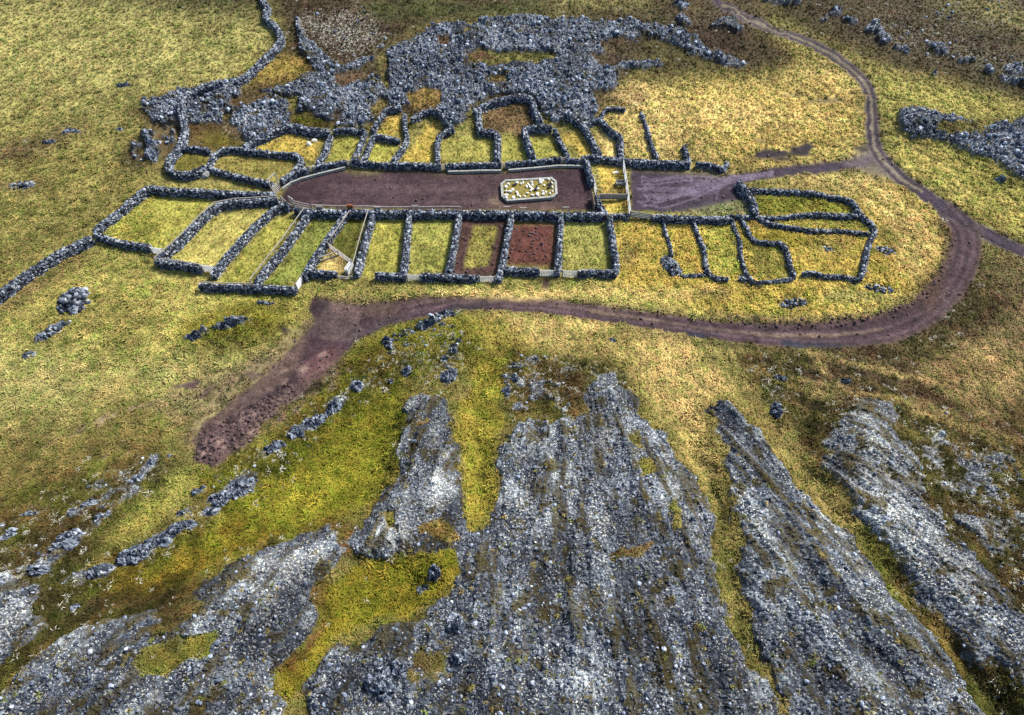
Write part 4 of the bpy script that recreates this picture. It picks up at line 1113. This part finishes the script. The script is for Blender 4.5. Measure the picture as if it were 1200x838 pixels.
frame((317, 219), (325, 211), "tall thin timber goal-like frame over the wall end at the left tip", 2.0, th=.12)
frame((340, 236), (345, 239), "small timber frame standing at the left tip of the brown floor", 1.5)
gfr = "little door frames along the near side of the brown floor"
for u, v, lab in [(443, 247, "little pale door frame right of the wall with the hurdle pen"), (487, 246, "little pale door frame at the top of the worn green pen"), (594, 247.5, "little pale door frame right below the left end of the concrete bed"),
                  (613, 249, "little pale door frame at the top of the bare red earth pen"), (663, 248, "little pale door frame at the top of the rightmost tall walled pen"), (715, 256, "little pale door frame on the wall corner below the split pen"), (375, 247, "little pale door frame nearest the left tip")]:
    frame((u - 3.5, v), (u + 3.5, v), lab, 1.35, group=gfr, board=M_WOOD if u in (375, 443) else False, th=.09)
frame((408, 246), (414, 246), "rust brown little door frame with its board shut", 1.6, M_RUST, board=M_RUST, th=.12)
gfn = "little pale gates along the far side of the brown floor"
for u, v, lab in [(365, 199, "little pale gate leftmost on the far side of the brown floor"), (409.5, 192, "little pale gate below the narrow dark gap between two walls"), (519.5, 196, "little pale gate in the middle of the far side"),
                  (590, 194, "little pale gate left above the concrete bed"), (660, 188, "little pale gate below the small square far pen"), (680, 189, "little pale gate rightmost on the far side of the brown floor")]:
    gate((u - 3, v), (u + 3, v), lab, h=.9, rails=4, bars=3, mat=M_WOOD, rw_=.1, group=gfn)
frame((416, 189), (422, 189), "dark little box frame over the narrow gap between two far walls", 1.2, M_BROWN, th=.1)
# far-right pen fences
gate((694, 231), (696.5, 243), "brown board gate leaning on the inner side of the right end wall", h=1.1, rails=6, bars=0, mat=M_BROWN, rw_=.06, th=.17)
gate((695, 210), (699, 227), "thin white gate set in the right end wall of the brown floor", h=1.1, rails=3, bars=3, mat=M_WHITE)


def fence(pts, label, h=1.1, n=None, rails=3, mat=None, name='fence', thick=.06, wide=.14, group=None, zoff=None):
    x, y = ground(np.array([p[0] for p in pts], float), np.array([p[1] for p in pts], float), h * .5 if zoff is None else zoff)
    x, y, tx, ty, t = resample(x, y, 2.0); z = terrain(x, y)
    r = empty(name, (x[0], y[0], z[0]), label=label, cat='fence', group=group)
    P3 = np.stack([x - x[0], y - y[0], z - z[0]], -1)
    for i in range(len(x)):
        part("post", [bar(P3[i] + (0, 0, -.2), P3[i] + (0, 0, h + .08), .1, .1)], M_WOOD, r)
    for i in range(len(x) - 1):
        for k_ in range(rails):
            zz = .2 + (h - .25) * k_ / max(1, rails - 1)
            part("rail", [bar(P3[i] + (0, 0, zz), P3[i + 1] + (0, 0, zz), thick, wide)], mat or M_WOOD, r)
    occupy(x, y, .3)
    return r


fence([(730, 191), (733, 208), (736, 230), (738, 252)], "white fence line between the small split pen and the gravel yard", 1.15, mat=M_WHITE, rails=4)
fence([(703, 231), (718, 231), (735, 231)], "grey board fence cutting the small split pen in two", .95, rails=4, wide=.2)
fence([(739, 252), (763, 255)], "pale board fence along the near corner of the gravel yard", 1.0, rails=4, wide=.2, mat=M_CONC)
fence([(343, 238), (352, 242.5), (362, 243)], "short railed fence left of the near side wall by the brown floor's tip", 1.0, rails=3, wide=.12)
fence([(330, 234), (334, 240), (340, 243)], "short crooked fence joining the second pen's wall to the left tip", 1.1, rails=2)


def wall_rail(pts, h, side, up, label, zh=.35, mat=None):
    """timber rail on short posts set along a wall's edge"""
    x, y, z = pos_on_wall(pts, h, side, up)
    r = empty("wall_rail", (x[0], y[0], z[0]), label=label, cat='rail', group='timber rails set on the walls')
    P3 = np.stack([x - x[0], y - y[0], z - z[0]], -1)
    for i in range(len(x)):
        part("post", [bar(P3[i] + (0, 0, -up * .98), P3[i] + (0, 0, zh), .09, .09)], M_WOOD, r)
    part("rail", [bar(P3[i] + (0, 0, zh), P3[i + 1] + (0, 0, zh), .07, .1) for i in range(len(x) - 1)], mat or M_WOOD, r)
    return r


wall_rail([(326, 236), (289, 238), (260, 240), (247, 248), (226, 269), (205, 290), (184, 308)], 1.2, .05, 1.15, "timber rail along the bent wall of the second near pen")
wall_rail([(363, 250), (336, 288), (310, 320), (300, 334)], 1.2, -.55, 1.0, "timber rail along the left edge of the slanting wall left of the rusty frame")
wall_rail([(438, 251), (427, 288), (418, 322)], 1.2, -.55, 1.0, "timber rail along the left edge of the wall right of the hurdles")
wall_rail([(406, 251), (385, 281)], 1.2, .55, .95, "timber rail along the right edge of the wall left of the hurdles")
wall_rail([(365, 249), (400, 250.5), (487, 251), (540, 251.5)], 1.15, .62, 1.05, "long timber rail along the brown floor side of the near wall", .2)
wall_rail([(238, 337), (294, 338)], 1.2, .2, 1.1, "timber rail on the lowest leftmost stretch of outer wall", .2)
wall_rail([(184, 308), (210, 311), (236, 315)], 1.2, .0, 1.15, "timber rail along the near wall of the second pen", .25)


def kerb(pts, label, h=.45, w=.22):
    p = smooth_pts(pts, 4); x, y = ground(p[:, 0], p[:, 1], h * .5); x, y, tx, ty, t = resample(x, y, 1.5); z = terrain(x, y)
    r = empty("kerb", (x[0], y[0], z[0]), label=label, cat='kerb', group='pale kerbs at the foot of the far side walls')
    for i in range(len(x) - 1):
        part("kerb_slab", [bar((x[i] - x[0], y[i] - y[0], z[i] - z[0] + h * .3), (x[i + 1] - x[0] - tx[i] * .03, y[i + 1] - y[0] - ty[i] * .03, z[i + 1] - z[0] + h * .3), w, h)], M_CONC, r)
    return r


kerb([(331, 221), (345, 212.5), (366, 206), (388, 200.5), (405, 197)], "pale kerb curving round the far left end of the brown floor")
kerb([(525, 201.5), (550, 201), (588, 200)], "pale kerb at the foot of the far wall left of the concrete bed")
kerb([(596, 199.5), (630, 197), (656, 194.5), (684, 195)], "pale kerb at the foot of the far wall behind the concrete bed")
kerb([(370, 246), (400, 246.5), (440, 247)], "thin pale kerb line between the rusty frame and the left tip", .3, .15)

# ------------------------------------------------------------------ the concrete bed with white stones
bed_px = [(588, 216), (593, 212), (646, 209), (651, 213), (652, 227), (647, 231), (595, 235), (589, 230)]
bx, by = ground(np.array([p[0] for p in bed_px], float), np.array([p[1] for p in bed_px], float), .3)
bc = np.array([bx.mean(), by.mean(), 0]); bz = float(terrain(bc[:1], bc[1:2])[0])
bed = empty("stone_bed", (bc[0], bc[1], bz), label="long eight-sided pale concrete bed standing on the brown floor", cat="concrete bed")
q = np.stack([bx, by], -1) - bc[:2]
for i in range(8):
    a, b = q[i - 1], q[i]
    d = (b - a) / np.linalg.norm(b - a)
    part("bed_wall", [bar((*(a + d * .16), .16), (*(b - d * .16), .16), .30, .5)], M_CONC, bed)
for i in range(8):
    part("corner_block", [bar((*q[i], -.1), (*q[i], .43), .31, .31)], M_CONC, bed)
fl = mesh_np("turf", np.vstack([np.c_[q * .95, np.full(8, .30)], [[0, 0, .34]]]), np.array([(i, (i + 1) % 8, 8) for i in range(8)]))
M_TURF = plain("turf in the bed", (.17, .14, .035), .45, sc=3)
link("turf", fl, M_TURF, bed)
sv, sf = stones(np.zeros((1, 3)), np.array([[.3, .24, .2]]), np.zeros(1)); WST = [mesh_np("stone", sv, sf)]
for _ in range(5):
    sv, sf = stones(np.zeros((1, 3)), np.array([[.3, .24, .2]]) * rng.uniform(.8, 1.2, (1, 3)), rng.uniform(0, 6, 1)); WST.append(mesh_np("stone", sv, sf))
DST = [m_.copy() for m_ in WST[:3]]
for m_ in WST: m_.materials.append(M_WSTONE)
for m_ in DST: m_.materials.append(M_DSTONE)
cnt = 0
xr, yr = (q[:, 0].max() - q[:, 0].min()) / 2, (q[:, 1].max() - q[:, 1].min()) / 2
spots = []
for k_ in range(8): spots.append((-.80 + k_ * .22 + rng.uniform(-.04, .04), -.66 + rng.uniform(-.08, .05), 0))
for k_ in range(6): spots.append((-.8 + k_ * .31 + rng.uniform(-.05, .05), .66 + rng.uniform(-.1, .05), 0))
for k_ in range(3): spots.append((-.85, -.4 + k_ * .38, 0)); spots.append((.85, -.45 + k_ * .36, 0))
for a, b in [(-.7, -.1), (-.6, .05), (-.45, -.25), (-.42, -.45), (-.1, .2), (-.02, .35), (.05, .1), (.1, -.05), (.12, .3), (-.08, -.4), (.32, -.1), (.42, .4), (.5, .55), (.55, .15), (.5, -.4), (.6, -.5), (.05, -.2), (-.3, .5), (.3, -.55)]: spots.append((a, b, 0))
for a, b in [(-.58, .45), (.22, -.15), (.28, .0), (.7, .2), (.76, .05), (.8, .3), (.72, -.1), (-.5, .5)]: spots.append((a, b, 1))
for i, (a, b, dk) in enumerate(spots):
    mm = (DST if dk else WST)[i % (3 if dk else 6)]
    o = bpy.data.objects.new("white_stone" if not dk else "black_stone", mm); COL.objects.link(o)
    skew = (q[2, 1] + q[6, 1]) / 2 * 0
    o.location = (bc[0] + a * xr + .0, bc[1] + b * yr + a * .55 * .9, bz + .42)
    o.rotation_euler = (rng.uniform(-.4, .4), rng.uniform(-.4, .4), rng.uniform(0, 6)); s_ = rng.uniform(.55, .95); o.scale = (s_, s_, s_)
    tag(o, "small white stone lying in the concrete bed" if not dk else "small black stone lying in the concrete bed", "stone", "white stones in the concrete bed" if not dk else "black stones in the concrete bed")

for u, v, sx, sy, sz, rz, lab, mat in [(362, 169, .38, .3, .38, .2, "larger white stone, the lower of two in the far left golden pen", M_WSTONE), (369, 165.5, .42, .2, .28, .3, "narrower white stone, the upper of two in the far left golden pen", M_WSTONE),
                                       (240, 205, .85, .6, .45, .1, "big pale grey boulder where two walls meet by the smallest rounded pen", M_CONC), (721, 202, .5, .22, .2, .25, "small white slab lying in the upper part of the split pen", M_WSTONE)]:
    x, y, z = at(u, v, sz * .5)
    sv, sf = stones(np.zeros((1, 3)), np.array([[sx, sy, sz]]), np.array([rz])); o = link("boulder", mesh_np("boulder", sv, sf), mat, None, (x, y, z + sz * .3), label=lab, cat='stone')
x, y, z = at(727, 215, .25)
tr = empty("feed_trough", (x, y, z), .05, label="pale grey feed trough standing against the white fence of the split pen", cat="trough")
part("trough_side", [bar((-.6, -.3, .3), (.6, -.3, .3), .05, .5)], M_CONC, tr); part("trough_side", [bar((-.6, .3, .3), (.6, .3, .3), .05, .5)], M_CONC, tr)
part("trough_end", [bar((-.57, -.27, .3), (-.57, .27, .3), .05, .48)], M_CONC, tr); part("trough_end", [bar((.57, -.27, .3), (.57, .27, .3), .05, .48)], M_CONC, tr)
part("trough_bottom", [bar((-.54, 0, .26), (.54, 0, .26), .53, .06)], M_CONC, tr)

# ------------------------------------------------------------------ outcrops of lava in the grass
import bmesh
bm_ = bmesh.new(); bmesh.ops.create_icosphere(bm_, subdivisions=2, radius=1.0)
SV = np.array([v.co[:] for v in bm_.verts]); SF = np.array([[v.index for v in f.verts] for f in bm_.faces]); bm_.free()


def outcrop(u, v, a, b, rot, label, h=.5):
    """a, b: half extents in metres; one broken body of lava pushed up through the turf"""
    x, y, z = at(u, v, h * .3)
    nr, na = max(7, int(max(a, b) / .085)), max(22, int(2 * math.pi * max(a, b) / .12))
    t = np.linspace(0, 2 * np.pi, na + 1)[:-1]; sd = rng.uniform(0, 90)
    out = 1.15 * (1 + .9 * (fbm(np.cos(t) * 1.3 + sd, np.sin(t) * 1.3 + sd, 3, 2) - .5))
    rr = (np.arange(1, nr + 1) / nr)[:, None]
    px, py = a * rr * out * np.cos(t), b * rr * out * np.sin(t)
    px = px + .05 * rng.normal(0, 1, px.shape) * (rr < .95); py = py + .05 * rng.normal(0, 1, px.shape) * (rr < .95)
    c, s_ = math.cos(rot), math.sin(rot)
    wx = np.concatenate([[0], (px * c - py * s_).ravel()]); wy = np.concatenate([[0], (px * s_ + py * c).ravel()])
    re = np.concatenate([[0], np.repeat(rr[:, 0], na)])
    d1, d2, q = cell((x + wx) / .42, (y + wy) / .42, 5); e1, e2, q2 = cell((x + wx) / .8, (y + wy) / .8, 9)
    zz = terrain(x + wx, y + wy) - z
    env = sst(1.0, .55, re)
    up = h * env * (.25 + 1.0 * q2 * sst(0, .2, e2 - e1) + .55 * q * sst(0, .22, d2 - d1)) - .12 + .05 * rng.normal(0, 1, len(re)) * env - .25 * (re > .99)
    idx = 1 + np.arange(nr * na).reshape(nr, na); nx = np.roll(idx, -1, 1)
    F = np.concatenate([np.stack([0 * idx[0], idx[0], nx[0]], -1), np.stack([idx[:-1], idx[1:], nx[1:]], -1).reshape(-1, 3), np.stack([idx[:-1], nx[1:], nx[:-1]], -1).reshape(-1, 3)])
    occupy(x + wx[re < .8], y + wy[re < .8], .15)
    return link("lava_outcrop", mesh_np("lava_outcrop", np.stack([wx, wy, zz + up], -1), F), MAT_OUT, None, (x, y, z), label=label, cat="rock outcrop", group="lava outcrops in the grass")


MAT_OUT = stone_mat("outcrop lava", None)
for u, v, a, b, rt, lab in [
    (502, 391, 1.1, .6, .2, "pale lumpy rocks on the mound below the bend of the dirt track"), (523, 376, 1.4, .5, -.2, "dark edged rock cluster touching the dirt at the mound's far tip"), (520, 391, .4, .35, 0, "single rounded rock right of the pale lumpy rocks"),
    (456, 412, .5, 1.1, .5, "narrow row of rocks on the left side of the mound"), (480, 446, .6, .5, .6, "little pair of rocks in the middle of the moss slope"), (461, 455, .3, .3, 0, "tiny rock left of the little pair"), (528, 452, .8, 1.1, 0, "speckled rock patch at the head of the left rock rib"),
    (522, 434, .5, .35, 0, "small rocks just above the speckled patch"), (534, 425, .4, .4, 0, "small pointed rock at the top of the speckled patch"), (603, 453, .5, .6, .3, "upper of two blue grey rocks right of the straw strip"), (593, 468, .6, .6, .3, "lower of two blue grey rocks right of the straw strip"),
    (602, 436, .25, .25, 0, "tiny rock above the two blue grey rocks"), (421, 460, .7, .9, .8, "rock bump at the top of the diagonal rock row"), (395, 484, 1.3, .6, .8, "rough rocks second from the top of the diagonal rock row"), (370, 500, 1.4, .8, .5, "widest rocks of the diagonal row beside the green bowl"),
    (350, 512, .9, .7, .2, "rocks at the lower end of the diagonal row's wide part"), (323, 529, .9, .6, .6, "rounded rocks below the churned dirt's right edge"), (333, 525, .5, .4, 0, "small rocks beside the rounded ones"), (285, 573, 1.3, 1.0, .5, "big outcrop at the foot of the churned dirt"),
    (262, 588, 1.0, .8, .5, "outcrop joined left below the big one at the foot of the dirt"), (236, 578, .6, .5, .7, "smooth slab-like rock left of the big outcrop"), (248, 602, .9, .5, .2, "low rocks below the smooth slab"), (214, 606, .5, .35, .1, "oval rock alone above the long outcrop"),
    (215, 622, 1.5, .6, .5, "long outcrop slanting down to the left in the green bowl"), (190, 638, 1.3, .7, .4, "middle rocks of the long slanting outcrop"), (160, 655, 1.4, .8, .5, "broken rocks under the long slanting outcrop"), (125, 672, 1.0, .7, .5, "lowest rocks of the slanting row before the dark turf"),
    (179, 543, .5, .35, 0, "small blue rock left of the churned dirt"), (199, 535, .25, .2, 0, "tiny blue rock nearest the churned dirt"), (161, 563, .7, .55, -.3, "rounded rocks a step below the small blue rock"), (110, 593, .7, .6, .3, "rock clump third from the dirt in the left row"), (91, 604, .5, .5, .3, "small rocks left below that clump in the left row"),
    (129, 611, .9, .4, .7, "slim slanting rock right of the left row"), (92, 638, 1.2, 1.0, .3, "large rugged outcrop in the middle of the left row"), (75, 648, .8, .5, .3, "low rocks left of the large rugged outcrop"), (39, 604, .7, .3, .1, "flat rock near the left edge above the row"), (5, 619, .5, .35, 0, "rock cut by the left edge of the view"), (18, 630, .6, .6, .4, "rugged rock just inside the left edge"),
    (58, 676, .8, .5, .2, "rocks on top of the lichened slope at the left"), (98, 717, .4, .35, 0, "single rock in the dark turf of the lower left"), (228, 400, 1.0, .55, .1, "rounded rocks at the left end of the low knoll"), (272, 388, 1.4, .5, .4, "speckled rock band on the low knoll"), (286, 381, .9, .3, .2, "upper thin end of the knoll's rock band"),
    (312, 356, 1.3, .35, -.1, "thin dark rocks below the lowest outer wall"), (905, 488, .6, 1.1, -.5, "pale speckled hump on the slope below the loop track"), (909, 452, .9, .5, 0, "mossy rocks above the pale speckled hump"), (716, 404, .5, .3, -.3, "dark little rock on the slope below the loop track"), (985, 455, .6, .25, 0, "dark streak of rock in the brown turf"),
    (85, 157, 1.3, .6, .3, "rocks at the right tip of the brown knoll on the left meadow"), (60, 170, .9, .4, .2, "stones in the middle of the brown knoll on the left meadow"), (140, 151, .5, .4, 0, "single rock in the meadow left of the lava"), (145, 99, 1.1, .3, 0, "faint row of stones high on the left meadow"), (180, 185, .9, .9, 0, "pale rocks left of the curling wall"),
    (182, 170, .8, .6, .3, "rocks above the pale ones left of the curling wall"), (536, 742, .7, .9, 0, "upright blue block standing out of the mossy lava"), (513, 684, .6, .8, .2, "blue block at the right end of the golden moss patch"), (454, 806, .9, .9, .3, "big blue block in the lower moss gully"), (462, 818, .7, .6, .5, "flat block beside the big blue one in the moss gully"),
    (473, 794, .6, .6, 0, "rounded block above the big blue one"), (1172, 212, .7, .4, 0, "rock on the grass below the right lava edge"), (498, 700, .5, .5, .2, "small block left of the blue block at the golden moss"), (541, 782, .8, .5, .3, "broad slab sunk in the lower lava")]:
    outcrop(u, v, a, b, rt, lab, .45 if max(a, b) > .5 else .3)


# ------------------------------------------------------------------ stuff: instanced loose stones, clods and grass
def scatter(name, protos, P3, scl, rot, idx, tint=None, **k):
    me = bpy.data.meshes.new(name); me.vertices.add(len(P3)); me.vertices.foreach_set('co', np.asarray(P3, np.float32).ravel())
    for an, ty, arr in (("scl", 'FLOAT_VECTOR', scl), ("rot", 'FLOAT_VECTOR', rot), ("idx", 'INT', idx)) + ((("tint", 'FLOAT_COLOR', tint),) if tint is not None else ()):
        a = me.attributes.new(an, ty, 'POINT')
        a.data.foreach_set({'INT': 'value', 'FLOAT_VECTOR': 'vector', 'FLOAT_COLOR': 'color'}[ty], np.ascontiguousarray(arr, np.int32 if ty == 'INT' else np.float32).ravel())
    me.update()
    o = link(name, me, None, None, kind='stuff', **k)
    ng = bpy.data.node_groups.new(name, 'GeometryNodeTree')
    ng.interface.new_socket('Geometry', in_out='INPUT', socket_type='NodeSocketGeometry'); ng.interface.new_socket('Geometry', in_out='OUTPUT', socket_type='NodeSocketGeometry')
    N, Lk = ng.nodes, ng.links
    gi, go = N.new('NodeGroupInput'), N.new('NodeGroupOutput')
    iop = N.new('GeometryNodeInstanceOnPoints'); gti = N.new('GeometryNodeGeometryToInstance')
    for p_ in reversed(protos):
        oi = N.new('GeometryNodeObjectInfo'); oi.inputs['Object'].default_value = p_
        Lk.new(oi.outputs['Geometry'], gti.inputs[0])
    # one geometry input per prototype: join them as separate instances
    N.remove(gti)
    jn = N.new('GeometryNodeJoinGeometry')
    for p_ in reversed(protos):
        oi = N.new('GeometryNodeObjectInfo'); oi.inputs['Object'].default_value = p_
        oi.inputs['As Instance'].default_value = True
        Lk.new(oi.outputs['Geometry'], jn.inputs[0])
    for n in [n for n in N if n.bl_idname == 'GeometryNodeObjectInfo' and not n.outputs['Geometry'].links]: N.remove(n)

    def att(an, ty):
        n = N.new('GeometryNodeInputNamedAttribute'); n.data_type = ty; n.inputs[0].default_value = an; return n.outputs['Attribute']
    Lk.new(gi.outputs[0], iop.inputs['Points']); Lk.new(jn.outputs[0], iop.inputs['Instance'])
    iop.inputs['Pick Instance'].default_value = True
    Lk.new(att('idx', 'INT'), iop.inputs['Instance Index']); Lk.new(att('scl', 'FLOAT_VECTOR'), iop.inputs['Scale'])
    er = N.new('FunctionNodeEulerToRotation'); Lk.new(att('rot', 'FLOAT_VECTOR'), er.inputs[0]); Lk.new(er.outputs[0], iop.inputs['Rotation'])
    Lk.new(iop.outputs[0], go.inputs[0])
    md = o.modifiers.new("scatter", 'NODES'); md.node_group = ng
    return o


def proto(name, me, mat):
    me.materials.append(mat); return bpy.data.objects.new(name, me)


def lump_proto(i, mat, sub=SV, f=SF, flat=.8):
    ph_ = rng.uniform(0, 50)
    v_ = sub * (1 + .75 * (vn(sub[:, 0] * 1.6 + ph_ + sub[:, 2], sub[:, 1] * 1.6 + ph_ - sub[:, 2] * 1.4, 3) - .5) + .35 * (vn(sub[:, 0] * 4 + ph_, sub[:, 1] * 4 + sub[:, 2] * 3, 8) - .5))[:, None]
    v_ = v_ * np.array([1, rng.uniform(.7, 1), flat * rng.uniform(.8, 1.1)])
    return proto("lump", mesh_np("lump", v_, f), mat)


# candidate points, spread over the ground in view, a little beyond the frame too
def spread(cell_px, vlo=-30, vhi=866, ulo=-60, uhi=1260):
    uu, vv = np.meshgrid(np.arange(ulo, uhi, cell_px), np.arange(vlo, vhi, cell_px * .72))
    uu = uu + rng.uniform(-.6, .6, uu.shape) * cell_px; vv = vv + rng.uniform(-.45, .45, uu.shape) * cell_px
    return ground(uu.ravel(), vv.ravel())


protos = [lump_proto(i, MAT_LAVA) for i in range(2)] + [proto('lump', mesh_np('lump', *stones(np.zeros((1, 3)), np.array([[1, .85, .7]]) * rng.uniform(.85, 1.15, (1, 3)), np.zeros(1))), MAT_LAVA) for _ in range(6)]
x, y = spread(3.7)
z, m, ro, ex = terrain(x, y, True)
u0, v0 = project(x, y, z)
oc = occ[np.clip(((y - OY0) / OS).astype(int), 0, occ.shape[0] - 1), np.clip(((x - OX0) / OS).astype(int), 0, occ.shape[1] - 1)]
near = sst(60, 42, y)
cl_n = fbm(x / 2.2, y / 2.2, 3, 81)
near = sst(46, 38, y)
keep = (rng.random(len(x)) < ro * (.80 - .77 * near) * sst(.3, .5, cl_n + .12)) & ~oc & (m[:, 3] < .3)
keep |= (rng.random(len(x)) < .10 * (m[:, 5] > .3)) & ~oc & (m[:, 3] < .3)
x, y, z, near = x[keep], y[keep], z[keep], near[keep]
n = len(x)
s = (.09 + .30 * rng.random(n) ** 3.6) * (1 - .5 * near)
s3 = s[:, None] * rng.uniform(.75, 1.25, (n, 3))
scatter("lava_rubble", protos, np.stack([x, y, z + s * .1], -1), s3, np.stack([rng.normal(0, .3, n), rng.normal(0, .3, n), rng.uniform(0, 6.3, n)], -1), rng.integers(0, 8, n), label="loose blue grey lava stones")
print("rubble", n)

# clods along the churned earth
pc = [proto("clod", mesh_np("clod", *stones(np.zeros((1, 3)), np.array([[1, .8, .6]]), np.zeros(1))), M_CLOD) for _ in range(4)]
x, y = spread(3.4)
z, m, ro, ex = terrain(x, y, True)
keep = (rng.random(len(x)) < .85 * m[:, 8] + .03 * m[:, 3]) & (m[:, 8] + m[:, 3] > .35) & (rng.random(len(x)) < .8)
x, y, z = x[keep], y[keep], z[keep]; n = len(x)
s = .07 + .16 * rng.random(n) ** 2
scatter("earth_clods", pc, np.stack([x, y, z + s * .2], -1), s[:, None] * rng.uniform(.8, 1.2, (n, 3)), np.stack([rng.normal(0, .3, n), rng.normal(0, .3, n), rng.uniform(0, 6.3, n)], -1), rng.integers(0, 4, n), label="loose earth clods")
print("clods", n)

# grass
T = NT("grass")
tc_ = T.new("ShaderNodeAttribute", attribute_name="tint"); tc_.attribute_type = 'INSTANCER'
rn = T.new("ShaderNodeObjectInfo").outputs['Random']
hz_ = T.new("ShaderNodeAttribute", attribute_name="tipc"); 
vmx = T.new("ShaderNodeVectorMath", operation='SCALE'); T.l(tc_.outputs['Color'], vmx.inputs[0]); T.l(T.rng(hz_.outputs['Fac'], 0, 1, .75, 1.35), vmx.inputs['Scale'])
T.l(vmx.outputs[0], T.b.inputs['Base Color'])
MAT_GRASS = T.m


def tuft(i):
    nb = 15; VV, FF, TT = [], [], []
    for b in range(nb):
        az = rng.uniform(0, 2 * np.pi); r0 = rng.uniform(0, .45); lean = rng.uniform(.25, 1.1); L = rng.uniform(.5, 1.0)
        bx_, by_ = r0 * math.cos(az), r0 * math.sin(az)
        az2 = az * .5 + rng.normal(.6, .9)
        dx, dy = math.cos(az2), math.sin(az2); w = rng.uniform(.05, .10)
        px, py = -dy * w, dx * w
        m1 = (bx_ + dx * L * .28 * lean, by_ + dy * L * .28 * lean, L * .55)
        tp = (bx_ + dx * L * .95 * lean, by_ + dy * L * .95 * lean, L * max(.25, 1 - .5 * lean))
        k_ = len(VV)
        VV += [(bx_ - px, by_ - py, -.1), (bx_ + px, by_ + py, -.1), (m1[0] + px * .8, m1[1] + py * .8, m1[2]), (m1[0] - px * .8, m1[1] - py * .8, m1[2]), tp]
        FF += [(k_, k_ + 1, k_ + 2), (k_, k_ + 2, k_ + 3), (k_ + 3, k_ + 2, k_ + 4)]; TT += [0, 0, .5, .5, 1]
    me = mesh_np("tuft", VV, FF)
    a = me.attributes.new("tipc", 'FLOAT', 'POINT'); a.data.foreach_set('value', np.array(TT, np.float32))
    return proto("tuft", me, MAT_GRASS)


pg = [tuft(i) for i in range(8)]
x, y = spread(3.0)
z, m, ro, ex = terrain(x, y, True)
oc = occ[np.clip(((y - OY0) / OS).astype(int), 0, occ.shape[0] - 1), np.clip(((x - OX0) / OS).astype(int), 0, occ.shape[1] - 1)]
sl_ = sst(.38, .62, m[:, 3] + .7 * (fbm(x / .6, y / .6, 4, 61, .65) - .5))
keep = (rng.random(len(x)) > ro * .985) & (rng.random(len(x)) > sl_ * 1.02) & ~oc & (rng.random(len(x)) < .9)
x, y, z, m, ro = x[keep], y[keep], z[keep], m[keep], ro[keep]; n = len(x)
u0, v0 = project(x, y, z)
inpen = (v0 > 150) & (v0 < 330) & (u0 > 180) & (u0 < 725)
lum = m[:, :3].sum(1)
heath = sst(.40, .25, lum)
tal = .11 + .12 * fbm(x / 3, y / 3, 3, 91) ** 1.0 + .16 * rng.random(n) ** 2
tal = (tal + .16 * sst(.52, .72, fbm(x / .8, y / .8, 3, 29))) * np.where(inpen, .55, 1) * (1 - .25 * heath) * (1 - .45 * sst(.1, .6, ro))
tn = fbm(x / 1.2, y / 1.2, 4, 55, .7); bn = fbm(x / 6, y / 6, 3, 71)
tint = m[:, :3] * (0.70 + .60 * bn)[:, None] * (1 + 1.3 * (tn - .5))[:, None] * np.exp(rng.normal(0, .20, n))[:, None]
hue = rng.random(n) + .9 * (fbm(x / .9, y / .9, 2, 17) - .5)
tint = np.where((hue > .75)[:, None], tint * (1.3, 1.12, 1.2), np.where((hue < .25)[:, None], tint * (.70, .88, .62), tint))
hp = fbm(x / 1.0, y / 1.0, 4, 64, .65)
tint = tint * (np.exp(heath * 2.8 * (hp - .5)) * (1 - .32 * heath))[:, None]
hg = fbm(x / 2.4, y / 2.4, 3, 47)
tint = np.where(((heath > .5) & (hg > .54))[:, None], tint * (.86, 1.0, .72), tint)
tint = np.where(((heath > .5) & (hg < .44))[:, None], tint * (1.06, .90, .92), tint)
pl = (rng.random(n) < heath * (.015 + .07 * m[:, 5]))
tint = np.where(pl[:, None], np.array((.40, .39, .32)), tint)
tint = np.clip(np.concatenate([tint, np.ones((n, 1))], -1), 0, .75)
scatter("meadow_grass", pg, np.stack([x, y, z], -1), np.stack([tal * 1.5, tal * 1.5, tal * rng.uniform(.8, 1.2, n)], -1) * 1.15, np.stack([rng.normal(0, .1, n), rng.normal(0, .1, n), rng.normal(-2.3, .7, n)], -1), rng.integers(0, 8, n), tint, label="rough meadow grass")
print("tufts", n)
